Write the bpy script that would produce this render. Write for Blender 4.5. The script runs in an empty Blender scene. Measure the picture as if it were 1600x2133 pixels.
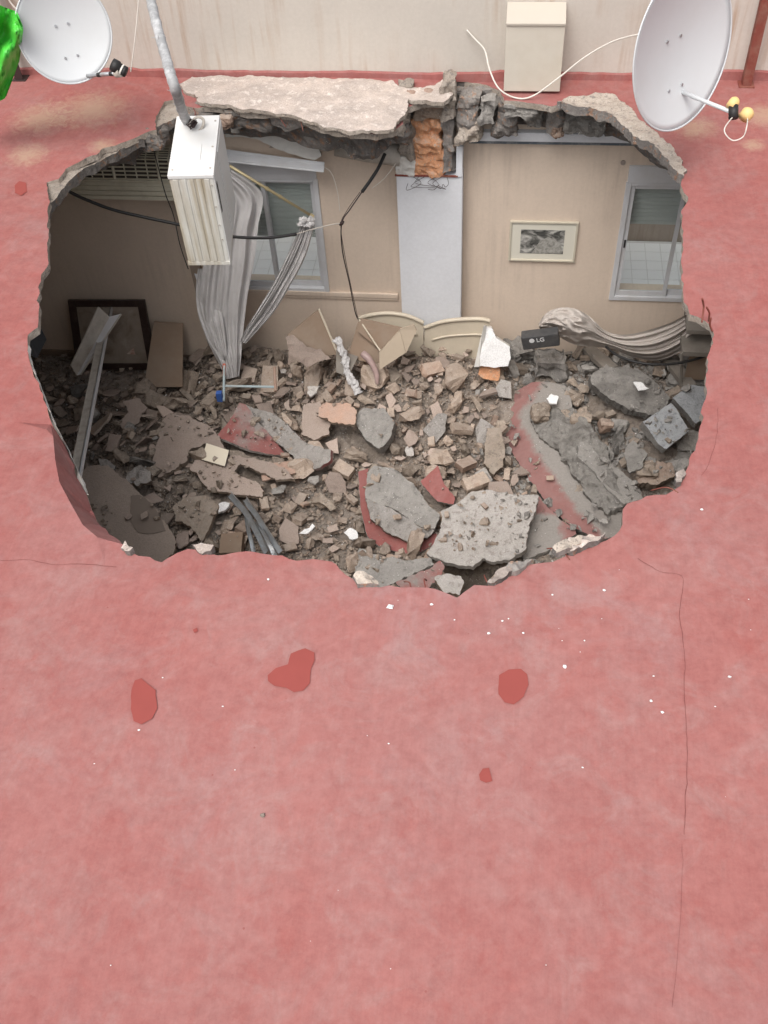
import bpy, bmesh, math, random
from mathutils import Vector, Matrix, noise
from mathutils.geometry import delaunay_2d_cdt
random.seed(7)
R_ = random.random; U = random.uniform
S = bpy.context.scene
COL = S.collection

# ---------------------------------------------------------------- camera
F = 2100.0; CX, CY = 800.0, 1066.5
def _v(u, w): return Vector((u - CX, -(w - CY), -F))
_Z = -_v(930, 2860).normalized()
_Y = _v(1164, -1418).normalized(); _Y = (_Y - _Z * _Y.dot(_Z)).normalized()
_X = _Y.cross(_Z)
ROT = Matrix((_X, _Y, _Z))                       # camera space -> world
CAM = Vector((0, -8.1, 4.0))
cd = bpy.data.cameras.new('camera'); cam = bpy.data.objects.new('camera', cd); COL.objects.link(cam)
cam.matrix_world = Matrix.Translation(CAM) @ ROT.to_4x4()
cd.sensor_fit = 'HORIZONTAL'; cd.sensor_width = 36; cd.lens = 36 * F / 1600
cd.clip_start = 0.05; cd.clip_end = 500
S.camera = cam

# ---------------------------------------------------------------- light
W = bpy.data.worlds.new('World'); S.world = W; W.use_nodes = True
wn = W.node_tree; bg = wn.nodes['Background']
sky = wn.nodes.new('ShaderNodeTexSky'); sky.sky_type = 'NISHITA'; sky.sun_disc = False
SUN_EL, SUN_AZ = math.radians(62), math.radians(200)
sky.sun_elevation = SUN_EL; sky.sun_rotation = SUN_AZ
sky.air_density = 1.0; sky.dust_density = 6.0; sky.ozone_density = 0.6
hs = wn.nodes.new('ShaderNodeHueSaturation'); hs.inputs['Saturation'].default_value = 0.28
wn.links.new(sky.outputs[0], hs.inputs['Color'])
wn.links.new(hs.outputs[0], bg.inputs[0]); bg.inputs[1].default_value = 0.148
sd = bpy.data.lights.new('sun', 'SUN'); so = bpy.data.objects.new('sun', sd); COL.objects.link(so)
sd.energy = 0.75; sd.angle = math.radians(35); sd.color = (1, 0.97, 0.93)
dsun = Vector((math.sin(SUN_AZ) * math.cos(SUN_EL), math.cos(SUN_AZ) * math.cos(SUN_EL), math.sin(SUN_EL)))
so.rotation_euler = dsun.to_track_quat('Z', 'Y').to_euler()
S.view_settings.view_transform = 'Standard'; S.view_settings.look = 'None'
S.view_settings.gamma = 1; S.view_settings.exposure = 0.55
S.render.engine = 'CYCLES'
S.cycles.max_bounces = 8; S.cycles.diffuse_bounces = 5

# ---------------------------------------------------------------- helpers
def ray(u, w): return (ROT @ _v(u, w)).normalized()
def onz(u, w, z): d = ray(u, w); return CAM + d * ((z - CAM.z) / d.z)
def ony(u, w, y): d = ray(u, w); return CAM + d * ((y - CAM.y) / d.y)
def onp(u, w, p, n): d = ray(u, w); return CAM + d * ((p - CAM).dot(n) / d.dot(n))
ROTI = ROT.transposed()
def proj(p):
    q = ROTI @ (p - CAM); return (CX + F * q.x / -q.z, CY - F * q.y / -q.z)
def inpoly(x, y, P):
    c = False; j = len(P) - 1
    for i in range(len(P)):
        xi, yi = P[i][0], P[i][1]; xj, yj = P[j][0], P[j][1]
        if (yi > y) != (yj > y) and x < (xj - xi) * (y - yi) / (yj - yi) + xi: c = not c
        j = i
    return c
def N(x, y, z=0.0): return noise.noise(Vector((x, y, z)))
def fbm(x, y, z=0.0, o=4): return noise.fractal(Vector((x, y, z)), 1.0, 2.0, o)

def wloc(o):
    v = Vector((0, 0, 0))
    while o: v = v + o.location; o = o.parent
    return v
def obj(name, vs, fs, mats, parent=None, smooth=False, mi=None, origin=None):
    """one mesh object from world-space vertices"""
    if not isinstance(mats, (list, tuple)): mats = [mats]
    vs = [Vector(v) for v in vs]
    me = bpy.data.meshes.new(name)
    if parent is None and origin is None:
        c = sum(vs, Vector()) / len(vs); origin = Vector((c.x, c.y, min(v.z for v in vs)))
    base = wloc(parent) if parent else Vector((0, 0, 0))
    org = origin if origin is not None else base
    me.from_pydata([v - org for v in vs], [], fs)
    for m in mats: me.materials.append(m)
    if mi: me.polygons.foreach_set('material_index', mi)
    if smooth: me.polygons.foreach_set('use_smooth', [True] * len(me.polygons))
    me.update()
    o = bpy.data.objects.new(name, me); COL.objects.link(o)
    o.location = org - base; o.parent = parent
    return o
def tag(o, label=None, cat=None, group=None, kind=None):
    if label: o['label'] = label
    if cat: o['category'] = cat
    if group: o['group'] = group
    if kind: o['kind'] = kind
    return o
def thing(name, label, cat, loc, group=None):
    o = bpy.data.objects.new(name, None); COL.objects.link(o); o.location = Vector(loc)
    o.empty_display_size = .1
    return tag(o, label, cat, group)
class MB:
    def __init__(s): s.v = []; s.f = []
    def add(s, vs, fs):
        b = len(s.v); s.v += [Vector(v) for v in vs]; s.f += [tuple(i + b for i in f) for f in fs]; return s
    def box(s, lo, hi, M=None, bev=0.0):
        x0, y0, z0 = lo; x1, y1, z1 = hi
        if bev > 0:
            bm = bmesh.new(); bmesh.ops.create_cube(bm, size=1)
            for v in bm.verts: v.co = Vector(((x0 + x1) / 2 + v.co.x * (x1 - x0), (y0 + y1) / 2 + v.co.y * (y1 - y0), (z0 + z1) / 2 + v.co.z * (z1 - z0)))
            bmesh.ops.bevel(bm, geom=bm.edges[:], offset=bev, segments=2, affect='EDGES', profile=.6)
            bm.verts.ensure_lookup_table()
            vs = [v.co.copy() for v in bm.verts]; fs = [tuple(v.index for v in f.verts) for f in bm.faces]; bm.free()
        else:
            vs = [Vector(p) for p in ((x0, y0, z0), (x1, y0, z0), (x1, y1, z0), (x0, y1, z0), (x0, y0, z1), (x1, y0, z1), (x1, y1, z1), (x0, y1, z1))]
            fs = [(0, 3, 2, 1), (4, 5, 6, 7), (0, 1, 5, 4), (1, 2, 6, 5), (2, 3, 7, 6), (3, 0, 4, 7)]
        if M: vs = [M @ v for v in vs]
        return s.add(vs, fs)
    def tube(s, pts, r, n=8, cap=True):
        pts = [Vector(p) for p in pts]; rings = []; up = Vector((0.13, 0.21, 1)).normalized()
        prev = None
        for i, p in enumerate(pts):
            d = (pts[min(i + 1, len(pts) - 1)] - pts[max(i - 1, 0)]).normalized()
            a = (prev - d * prev.dot(d)) if prev else d.cross(up)
            if a.length < 1e-4: a = d.cross(Vector((1, 0, 0)))
            a.normalize(); prev = a; b = d.cross(a)
            rr = r[i] if isinstance(r, (list, tuple)) else r
            rings.append([p + (a * math.cos(t * 2 * math.pi / n) + b * math.sin(t * 2 * math.pi / n)) * rr for t in range(n)])
        vs = [q for g in rings for q in g]; fs = []
        for i in range(len(rings) - 1):
            for t in range(n):
                fs.append((i * n + t, i * n + (t + 1) % n, (i + 1) * n + (t + 1) % n, (i + 1) * n + t))
        if cap: fs += [tuple(range(n))[::-1], tuple(range((len(rings) - 1) * n, len(rings) * n))]
        return s.add(vs, fs)
    def quad(s, a, b, c, d, t):
        """thick board from four world corners, thickness vector t"""
        t = Vector(t); q = [Vector(p) for p in (a, b, c, d)]
        return s.add(q + [p + t for p in q], [(0, 1, 2, 3), (7, 6, 5, 4), (0, 4, 5, 1), (1, 5, 6, 2), (2, 6, 7, 3), (3, 7, 4, 0)])
    def build(s, name, mat, parent=None, smooth=False): 
        return obj(name, s.v, s.f, mat, parent, smooth)
def cat_rom(P, n=6):
    P = [Vector(p) for p in P]; out = []
    for i in range(len(P) - 1):
        a = P[max(i - 1, 0)]; b = P[i]; c = P[i + 1]; d = P[min(i + 2, len(P) - 1)]
        for k in range(n):
            t = k / n
            out.append(0.5 * ((2 * b) + (c - a) * t + (2 * a - 5 * b + 4 * c - d) * t * t + (3 * b - a - 3 * c + d) * t ** 3))
    out.append(P[-1]); return out
def jag(P, seg, amp, closed=True, fr=9.0, seed=0.0):
    """subdivide a 2D outline and roughen it"""
    out = []; n = len(P)
    for i in range(n if closed else n - 1):
        a = Vector(P[i]); b = Vector(P[(i + 1) % n]); L = (b - a).length; k = max(1, int(L / seg))
        d = (b - a) / max(L, 1e-6); nn = Vector((-d.y, d.x))
        for j in range(k):
            p = a + (b - a) * (j / k)
            w = fbm(p.x * fr, p.y * fr, seed, 4) * amp + (0 if j == 0 else U(-1, 1) * amp * .25)
            out.append(p + nn * w)
    return out
def cdt(outer, hole=None, step=.1, extra=(), extra_edges=()):
    pts = [Vector(p) for p in outer]; n0 = len(pts)
    ed = [(i, (i + 1) % n0) for i in range(n0)]
    if hole:
        m = len(hole); pts += [Vector(p) for p in hole]; ed += [(n0 + i, n0 + (i + 1) % m) for i in range(m)]
    b = len(pts); pts += [Vector(p) for p in extra]; ed += [(b + i, b + j) for i, j in extra_edges]
    xs = [p[0] for p in outer]; ys = [p[1] for p in outer]
    x = min(xs) + step * .5
    while x < max(xs):
        y = min(ys) + step * .5
        while y < max(ys):
            q = (x + U(-.3, .3) * step, y + U(-.3, .3) * step)
            if inpoly(q[0], q[1], outer) and not (hole and inpoly(q[0], q[1], hole)): pts.append(Vector(q))
            y += step
        x += step
    V, E, Fc, *_ = delaunay_2d_cdt(pts, ed, [], 0, 1e-5)
    out = []
    for f in Fc:
        cx = sum(V[i].x for i in f) / 3; cy = sum(V[i].y for i in f) / 3
        if inpoly(cx, cy, outer) and not (hole and inpoly(cx, cy, hole)): 
            a, b_, c = (V[i] for i in f)
            out.append(tuple(f) if (b_ - a).cross(c - a) > 0 else tuple(f)[::-1])
    return V, out
def thicken(V3, fs, down, mi_side=1):
    """top sheet + bottom sheet + side walls. down(i, v)->bottom vertex"""
    n = len(V3); B = [down(i, v) for i, v in enumerate(V3)]
    cnt = {}
    for f in fs:
        for i in range(len(f)): 
            e = (f[i], f[(i + 1) % len(f)]); cnt[e] = 1
    F2 = [tuple(f) for f in fs] + [tuple(i + n for i in f[::-1]) for f in fs]; mi = [0] * len(fs) + [mi_side] * len(fs)
    for (a, b) in cnt:
        if (b, a) not in cnt: F2.append((b, a, a + n, b + n)); mi.append(mi_side)
    return V3 + B, F2, mi

def rough(o, amp, fr, seed=0):
    me = o.data
    for v, nn in [(v, v.normal.copy()) for v in me.vertices]:
        v.co += nn * amp * noise.fractal(v.co * fr + Vector((seed, 0, 0)), 1, 2, 3)
    me.update(); return o
# ---------------------------------------------------------------- materials
def nt(name, rough=.85, spec=.25):
    m = bpy.data.materials.new(name); m.use_nodes = True; t = m.node_tree
    b = t.nodes['Principled BSDF']; b.inputs['Roughness'].default_value = rough
    b.inputs['Specular IOR Level'].default_value = spec
    return m, t, b
def nd(t, k, **kw):
    n = t.nodes.new('ShaderNode' + k)
    for a, v in kw.items(): setattr(n, a, v)
    return n
def lk(t, a, b): t.links.new(a, b)
def noi(t, co, sc, det=6, ro=.6, dist=0):
    n = nd(t, 'TexNoise'); n.inputs['Scale'].default_value = sc; n.inputs['Detail'].default_value = det
    n.inputs['Roughness'].default_value = ro; n.inputs['Distortion'].default_value = dist; lk(t, co, n.inputs['Vector']); return n.outputs[0]
def ramp(t, fac, a, b, ca=(0, 0, 0, 1), cb=(1, 1, 1, 1)):
    n = nd(t, 'ValToRGB'); n.color_ramp.elements[0].position = a; n.color_ramp.elements[1].position = b
    n.color_ramp.elements[0].color = ca; n.color_ramp.elements[1].color = cb; lk(t, fac, n.inputs[0]); return n.outputs[0]
def c4(c): return (c[0], c[1], c[2], 1)
def mix(t, f, a, b, mode='MIX'):
    n = nd(t, 'Mix', data_type='RGBA', blend_type=mode)
    if isinstance(f, (int, float)): n.inputs[0].default_value = f
    else: lk(t, f, n.inputs[0])
    for s, x in ((6, a), (7, b)):
        if isinstance(x, tuple): n.inputs[s].default_value = c4(x)
        else: lk(t, x, n.inputs[s])
    return n.outputs[2]
def math_(t, op, a, b=None):
    n = nd(t, 'Math', operation=op)
    for i, x in enumerate((a, b)):
        if x is None: continue
        if isinstance(x, (int, float)): n.inputs[i].default_value = x
        else: lk(t, x, n.inputs[i])
    return n.outputs[0]
def bump(t, b, h, s, d=.01, prev=None):
    n = nd(t, 'Bump'); n.inputs['Strength'].default_value = s; n.inputs['Distance'].default_value = d
    lk(t, h, n.inputs['Height']); 
    if prev: lk(t, prev, n.inputs['Normal'])
    lk(t, n.outputs[0], b.inputs['Normal']); return n.outputs[0]
def pos(t): return nd(t, 'NewGeometry').outputs['Position']
def stretch(t, co, s):
    n = nd(t, 'Mapping'); n.inputs['Scale'].default_value = s; lk(t, co, n.inputs[0]); return n.outputs[0]

def plain(name, c, rough=.6, spec=.4, var=.12, sc=8, bmp=.0, metal=0, dirt=None, dirt_amt=.5):
    m, t, b = nt(name, rough, spec); p = pos(t)
    n = noi(t, p, sc, 5)
    lo = tuple(x * (1 - var) for x in c); hi = tuple(min(1, x * (1 + var)) for x in c)
    col = mix(t, n, lo, hi)
    if dirt:
        d = ramp(t, noi(t, p, sc * .7, 8, .7), .45, .7); d = math_(t, 'MULTIPLY', d, dirt_amt)
        col = mix(t, d, col, dirt)
    lk(t, col, b.inputs['Base Color']); b.inputs['Metallic'].default_value = metal
    if bmp: bump(t, b, noi(t, p, sc * 8, 4), bmp, .004)
    return m
def rubble(name, c1, c2, c3=None, dust=(.30, .26, .22), dust_amt=.5, sc=6, bmp=.7, speck=True, var=.38):
    """broken masonry: two tones, grit, pale flecks, dust lying on upward faces, per-object variation"""
    m, t, b = nt(name, .95, .1); p = pos(t)
    oi = nd(t, 'ObjectInfo').outputs['Random']
    add = nd(t, 'VectorMath', operation='ADD'); lk(t, p, add.inputs[0]); lk(t, oi, add.inputs[1]); q = add.outputs[0]
    col = mix(t, ramp(t, noi(t, q, sc, 8, .65), .35, .65), c1, c2)
    if c3: col = mix(t, ramp(t, noi(t, q, sc * 3.1, 6, .7), .55, .62), col, c3)
    fine = noi(t, q, 90, 4, .7)
    col = mix(t, .55, col, ramp(t, fine, .3, .72, (.55, .55, .55, 1), (1.3, 1.3, 1.3, 1)), 'MULTIPLY')
    hsv = nd(t, 'HueSaturation'); lk(t, col, hsv.inputs['Color'])
    lk(t, math_(t, 'ADD', math_(t, 'MULTIPLY', oi, 2 * var), 1 - var), hsv.inputs['Value']); col = hsv.outputs[0]
    nz = nd(t, 'SeparateXYZ'); lk(t, nd(t, 'NewGeometry').outputs['Normal'], nz.inputs[0])
    d = math_(t, 'MULTIPLY', ramp(t, nz.outputs[2], .35, .95), ramp(t, noi(t, q, 9, 8, .75), .3, .62))
    col = mix(t, math_(t, 'MULTIPLY', d, dust_amt), col, dust)
    if speck:
        w = nd(t, 'TexVoronoi'); w.inputs['Scale'].default_value = 38; lk(t, p, w.inputs['Vector'])
        sp = math_(t, 'MULTIPLY', math_(t, 'LESS_THAN', w.outputs['Distance'], .13), ramp(t, noi(t, p, 3, 3), .5, .6))
        col = mix(t, sp, col, (.62, .6, .57))
    lk(t, col, b.inputs['Base Color'])
    bn = bump(t, b, noi(t, q, 22, 8, .7), bmp, .02)
    bump(t, b, fine, bmp * .6, .005, bn)
    return m

def wall_mat(name, c, stain=(.42, .33, .24), amt=.35, rough=.9, streak=True, sc=2.0):
    m, t, b = nt(name, rough, .15); p = pos(t)
    col = mix(t, noi(t, p, sc, 7, .6), tuple(x * .88 for x in c), tuple(min(.9, x * 1.08) for x in c))
    if streak:
        s = noi(t, stretch(t, p, (14, 14, .9)), 1.0, 6, .65)
        s2 = noi(t, p, .9, 3)
        f = math_(t, 'MULTIPLY', ramp(t, s, .48, .72), ramp(t, s2, .42, .6))
        col = mix(t, math_(t, 'MULTIPLY', f, amt), col, stain)
    g = noi(t, p, 30, 6, .75)
    col = mix(t, .25, col, ramp(t, g, .3, .7, (.75, .74, .72, 1), (1.12, 1.12, 1.12, 1)), 'MULTIPLY')
    lk(t, col, b.inputs['Base Color']); bump(t, b, noi(t, p, 45, 6, .65), .25, .006)
    return m

RED = (.46, .145, .13)
def roof_mat(name='red_roof_paint', dusty=0.0):
    m, t, b = nt(name, .75, .3); p = pos(t)
    big = noi(t, p, .55, 4, .55, .4); mid = noi(t, p, 2.6, 9, .68, .6); fine = noi(t, p, 26, 6, .7)
    cloud = noi(t, p, 5.5, 8, .7, 1.2)
    blot = noi(t, p, 3.6, 10, .74, .9); grain = noi(t, p, 14, 9, .78)
    col = mix(t, ramp(t, big, .3, .68), (.335, .128, .116), (.32, .145, .136))
    col = mix(t, math_(t, 'MULTIPLY', ramp(t, mid, .47, .66), .5), col, (.325, .188, .178))
    col = mix(t, math_(t, 'MULTIPLY', ramp(t, blot, .50, .66), .55), col, (.335, .205, .194))
    col = mix(t, math_(t, 'MULTIPLY', ramp(t, cloud, .52, .72), .5), col, (.315, .097, .085))
    pale = math_(t, 'MULTIPLY', ramp(t, noi(t, p, 1.1, 9, .74, .5), .54, .74), .5)
    col = mix(t, pale, col, (.325, .232, .234))
    col = mix(t, .6, col, ramp(t, grain, .36, .64, (.84, .76, .76, 1), (1.12, 1.19, 1.19, 1)), 'MULTIPLY')
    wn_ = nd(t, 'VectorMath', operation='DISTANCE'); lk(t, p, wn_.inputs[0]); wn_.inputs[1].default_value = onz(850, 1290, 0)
    pale_mask = ramp(t, math_(t, 'SUBTRACT', math_(t, 'ADD', 1.0, math_(t, 'MULTIPLY', math_(t, 'SUBTRACT', noi(t, p, 1.5, 8, .7, .5), .5), 2.6)), math_(t, 'DIVIDE', wn_.outputs['Value'], 2.6)), .0, .75)  # noisy round mask: paler around one point, darker and redder away from it
    col = mix(t, 1.0, col, mix(t, pale_mask, (.92, .78, .76), (1.0, .98, .965)), 'MULTIPLY')
    # roller strokes running across the deck
    st = noi(t, stretch(t, p, (70, 3.0, 1)), 1.0, 5, .6)
    col = mix(t, .22, col, ramp(t, st, .3, .7, (.82, .80, .80, 1), (1.1, 1.12, 1.12, 1)), 'MULTIPLY')
    col = mix(t, .3, col, ramp(t, fine, .32, .7, (.78, .74, .74, 1), (1.12, 1.14, 1.14, 1)), 'MULTIPLY')
    # dark pin-head stains
    w = nd(t, 'TexVoronoi'); w.inputs['Scale'].default_value = 9; lk(t, p, w.inputs['Vector'])
    sp = math_(t, 'MULTIPLY', math_(t, 'LESS_THAN', w.outputs['Distance'], .045), ramp(t, noi(t, p, 1.7, 2), .52, .6))
    col = mix(t, math_(t, 'MULTIPLY', sp, .7), col, (.25, .07, .06))
    # worn patches where the paint has gone down to the screed
    for (u, v_, r) in [(190, 225, .42), (85, 245, .34), (55, 320, .22), (1450, 262, .22), (1590, 240, .25), (215, 300, .16), (1570, 300, .12)]:
        c = onz(u, v_, 0)
        vm = nd(t, 'VectorMath', operation='DISTANCE'); lk(t, stretch(t, p, (1, 1, 1)), vm.inputs[0]); vm.inputs[1].default_value = c
        d = math_(t, 'DIVIDE', vm.outputs['Value'], r)
        k = math_(t, 'SUBTRACT', math_(t, 'MULTIPLY', noi(t, p, 15, 10, .8, .8), 2.1), d)
        col = mix(t, math_(t, 'MULTIPLY', ramp(t, k, .2, .9), .55), col, (.42, .31, .21))
    # rain spots of different wetness near the parapet
    at = nd(t, 'Attribute'); at.attribute_name = 'dust'
    if dusty:
        g = mix(t, noi(t, p, 60, 6, .7), (.17, .16, .145), (.36, .34, .31))
        if dusty == .5:
            dd_ = math_(t, 'ADD', at.outputs['Fac'], math_(t, 'MULTIPLY', math_(t, 'SUBTRACT', noi(t, p, 9, 9, .72), .5), 1.1))
            col = mix(t, .38, col, (.23, .18, .165)); d = ramp(t, dd_, .25, .6)
        else: d = ramp(t, noi(t, p, 2.3, 9, .7), .43, .61)
        col = mix(t, math_(t, 'MULTIPLY', d, .93), col, g)
        w = nd(t, 'TexVoronoi'); w.inputs['Scale'].default_value = 34; lk(t, p, w.inputs['Vector'])
        col = mix(t, math_(t, 'MULTIPLY', math_(t, 'LESS_THAN', w.outputs['Distance'], .12), ramp(t, noi(t, p, 4, 4), .5, .56)), col, (.55, .52, .48))
    lk(t, col, b.inputs['Base Color'])
    lk(t, ramp(t, mid, .3, .7, (.6, .6, .6, 1), (.85, .85, .85, 1)), b.inputs['Roughness'])
    bn = bump(t, b, noi(t, p, 3.5, 4), .25, .03); bn = bump(t, b, st, .12, .004, bn); bump(t, b, fine, .3, .003, bn)
    return m
M = {}
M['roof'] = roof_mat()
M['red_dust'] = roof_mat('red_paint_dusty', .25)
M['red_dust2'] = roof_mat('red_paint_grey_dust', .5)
M['crust'] = rubble('broken_screed', (.36, .30, .25), (.48, .42, .36), (.24, .21, .19), dust_amt=.2, sc=9, speck=False, bmp=.9)
M['screed'] = rubble('pale_bare_screed', (.54, .455, .40), (.40, .345, .31), (.60, .53, .48), dust_amt=.0, sc=4.5, bmp=.55, speck=False)
M['core'] = rubble('slab_core', (.17, .155, .145), (.27, .245, .225), (.32, .2, .14), dust=(.3, .28, .25), dust_amt=.4, sc=6, bmp=1.0)
M['patch'] = plain('fresh_red_patch', (.27, .06, .05), .7, .3, .10, 9)
M['beige_wall'] = wall_mat('stained_beige_render', (.56, .515, .46), (.42, .31, .23), .9)
M['int_wall'] = wall_mat('warm_beige_wall', (.67, .555, .455), (.42, .34, .28), .5, streak=True)
M['white_wall'] = wall_mat('white_plaster', (.72, .73, .76), (.4, .38, .36), .12, streak=False)
M['ceiling'] = wall_mat('ceiling_plaster', (.68, .66, .62), (.35, .3, .25), .2, streak=False)
M['floor'] = plain('room_floor', (.20, .15, .12), .8, .3, .2, 3)
M['heap'] = rubble('debris_grit', (.18, .145, .115), (.29, .24, .20), (.12, .10, .085), dust=(.34, .30, .265), dust_amt=.5, sc=2.2, bmp=1.0)  # base tones darkened to paint shade into the crevices between the pieces
M['grit_grey'] = rubble('grey_dirt', (.22, .205, .185), (.32, .30, .275), (.17, .155, .14), dust=(.34, .32, .295), dust_amt=.5, sc=5, bmp=1.2)
M['brown'] = rubble('brown_masonry', (.23, .18, .14), (.34, .275, .22), (.16, .125, .10), dust=(.38, .33, .28), dust_amt=.6)
M['warm'] = rubble('warm_masonry', (.33, .255, .20), (.41, .325, .26), (.27, .195, .15), dust=(.42, .36, .31), dust_amt=.6)
M['orange'] = rubble('clay_brick', (.38, .265, .20), (.34, .24, .185), (.29, .2, .155), dust=(.46, .38, .32), dust_amt=.7)
M['orange_hot'] = rubble('fresh_broken_clay', (.56, .29, .16), (.50, .25, .14), (.40, .29, .22), dust=(.52, .42, .35), dust_amt=.75, sc=12)
M['grey'] = rubble('grey_concrete', (.22, .205, .19), (.31, .29, .265), (.16, .15, .14), dust=(.36, .34, .315), dust_amt=.5)
M['pale'] = rubble('pale_plaster', (.43, .395, .36), (.50, .465, .435), (.32, .285, .26), dust=(.44, .41, .38), dust_amt=.3)
M['bluegrey'] = rubble('blue_grey_concrete', (.34, .35, .36), (.42, .43, .44), (.24, .25, .26), dust=(.45, .46, .47), dust_amt=.3, speck=False)
M['pinkbrown'] = rubble('dusty_plaster_sheet', (.37, .29, .245), (.33, .26, .22), None, dust=(.41, .35, .305), dust_amt=.35, sc=2.5, bmp=.2, speck=False)
M['darkbrown'] = rubble('damp_plaster_sheet', (.35, .285, .24), (.29, .235, .195), None, dust=(.33, .28, .24), dust_amt=.3, sc=2.0, bmp=.2, speck=False)
M['terracotta'] = rubble('terracotta_tile', (.40, .25, .185), (.36, .23, .17), None, dust=(.42, .33, .28), dust_amt=.6, sc=4, bmp=.2, speck=False)
M['cream'] = plain('cream_tile', (.74, .66, .52), .35, .5, .03, 4)
M['whiteplas'] = rubble('white_plaster_face', (.80, .79, .78), (.72, .71, .70), None, dust=(.7, .68, .66), dust_amt=.2, sc=4, bmp=.35, speck=False, var=.02)
M['ivory'] = plain('ivory_laminate', (.56, .49, .385), .45, .4, .06, 3, dirt=(.4, .34, .27), dirt_amt=.5)
M['board'] = plain('hardboard', (.38, .31, .235), .8, .2, .12, 5, .2, dirt=(.33, .27, .21), dirt_amt=.6)
M['board_dark'] = plain('brown_panel', (.25, .18, .13), .8, .2, .15, 4, .2, dirt=(.3, .25, .2), dirt_amt=.5)
M['wood_grey'] = plain('dusty_wood', (.20, .175, .15), .85, .2, .2, 6, .3, dirt=(.3, .28, .25), dirt_amt=.5)
M['frame_dark'] = plain('dark_wood_frame', (.035, .02, .017), .4, .5, .3, 12, dirt=(.14, .11, .09), dirt_amt=.35)
M['alu'] = plain('white_aluminium', (.60, .605, .62), .4, .5, .05, 4, dirt=(.42, .38, .34), dirt_amt=.35)
M['galv'] = plain('galvanised_steel', (.50, .52, .54), .38, .5, .15, 14, metal=.7, dirt=(.34, .3, .26), dirt_amt=.7)
M['galv_dusty'] = plain('dusty_steel', (.46, .42, .37), .8, .3, .2, 12, .3, dirt=(.26, .22, .18), dirt_amt=.7)
M['black'] = plain('black_rubber', (.02, .019, .019), .55, .4, .2, 20)
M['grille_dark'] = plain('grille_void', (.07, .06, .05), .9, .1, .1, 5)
M['ac_dirty'] = plain('yellowed_plastic', (.62, .58, .46), .5, .4, .08, 4, dirt=(.33, .28, .2), dirt_amt=.6)
M['dish'] = plain('dish_enamel', (.58, .60, .61), .38, .5, .02, 3, dirt=(.50, .50, .48), dirt_amt=.25)
M['cable_white'] = plain('white_cable', (.66, .62, .56), .5, .4, .05, 10)
M['shutter'] = plain('grey_shutter_slats', (.55, .56, .55), .55, .4, .06, 6)
M['yellow'] = plain('yellow_plastic', (.75, .52, .22), .5, .4, .08, 20)
M['rust'] = plain('rusty_painted_steel', (.20, .055, .04), .75, .3, .3, 10, .3, dirt=(.3, .2, .15), dirt_amt=.5)
M['dark_post'] = plain('dark_brown_steel', (.035, .02, .018), .6, .4, .3, 10)
M['insul'] = plain('grey_tape_wrap', (.30, .30, .30), .6, .4, .2, 18, .5, dirt=(.62, .62, .62), dirt_amt=.8)
M['rod'] = plain('brass_rod', (.46, .38, .22), .4, .5, .15, 14, metal=.2)
M['blue'] = plain('blue_plastic', (.05, .12, .38), .5, .4, .1, 10)
M['redplastic'] = plain('salmon_plastic', (.5, .14, .09), .5, .4, .1, 10)
M['skyblue'] = plain('pale_blue_rung', (.38, .46, .48), .5, .4, .1, 10, dirt=(.4, .36, .3), dirt_amt=.6)
M['ink'] = plain('white_print', (.6, .6, .6), .5, .3, .03, 10)
M['tile_white'] = plain('white_glazed_tile', (.85, .86, .87), .3, .5, .04, 5)
M['ext_wall'] = wall_mat('weathered_outer_render', (.46, .39, .34), (.25, .2, .17), .6)
def cloth(name, c):
    m, t, b = nt(name, .9, .1); p = pos(t)
    col = mix(t, noi(t, p, 3, 6), tuple(x * .85 for x in c), c)
    col = mix(t, ramp(t, noi(t, p, 7, 8, .7), .55, .75), col, tuple(x * .75 for x in c))
    lk(t, col, b.inputs['Base Color']); bump(t, b, noi(t, p, 160, 3), .2, .002); return m
M['curtain'] = cloth('grey_white_curtain', (.60, .58, .57))
M['fabric'] = cloth('grey_brown_dusty_fabric', (.52, .47, .43))
# sides of the outdoor unit, streaked with dirt
def ac_mat():
    m, t, b = nt('stained_white_metal', .5, .4); p = pos(t)
    s = noi(t, stretch(t, p, (16, 16, .8)), 1.0, 6, .6)
    col = mix(t, ramp(t, s, .42, .66), (.62, .61, .57), (.40, .345, .26))
    col = mix(t, .3, col, ramp(t, noi(t, p, 12, 7, .7), .35, .7, (.75, .73, .68, 1), (1.1, 1.1, 1.1, 1)), 'MULTIPLY')
    lk(t, col, b.inputs['Base Color']); return m
M['ac_side'] = ac_mat()
M['ac_white'] = plain('white_enamel_metal', (.66, .655, .64), .42, .45, .03, 4, dirt=(.62, .58, .52), dirt_amt=.4)
def glass():
    m, t, b = nt('window_glass', .05, .5); b.inputs['Transmission Weight'].default_value = 1
    b.inputs['Base Color'].default_value = (.86, .9, .88, 1); b.inputs['IOR'].default_value = 1.1; return m
M['glass'] = glass()
def green():
    m, t, b = nt('green_plastic_sheet', .38, .5); p = pos(t)
    lk(t, mix(t, noi(t, p, 9, 4), (.03, .45, .06), (.14, .66, .06)), b.inputs['Base Color']); return m
M['green'] = green()
def photo(name, cols, sc, st=(1, 1, 1)):
    m, t, b = nt(name, .3, .5); p = stretch(t, pos(t), st)
    n = noi(t, p, sc, 6, .6, .8); r = nd(t, 'ValToRGB'); lk(t, n, r.inputs[0]); e = r.color_ramp.elements
    e[0].position = .36; e[0].color = c4(cols[0]); e[1].position = .68; e[1].color = c4(cols[-1])
    for i, c in enumerate(cols[1:-1]):
        k = e.new(.36 + .32 * (i + 1) / (len(cols) - 1)); k.color = c4(c)
    lk(t, r.outputs[0], b.inputs['Base Color']); return m

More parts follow.
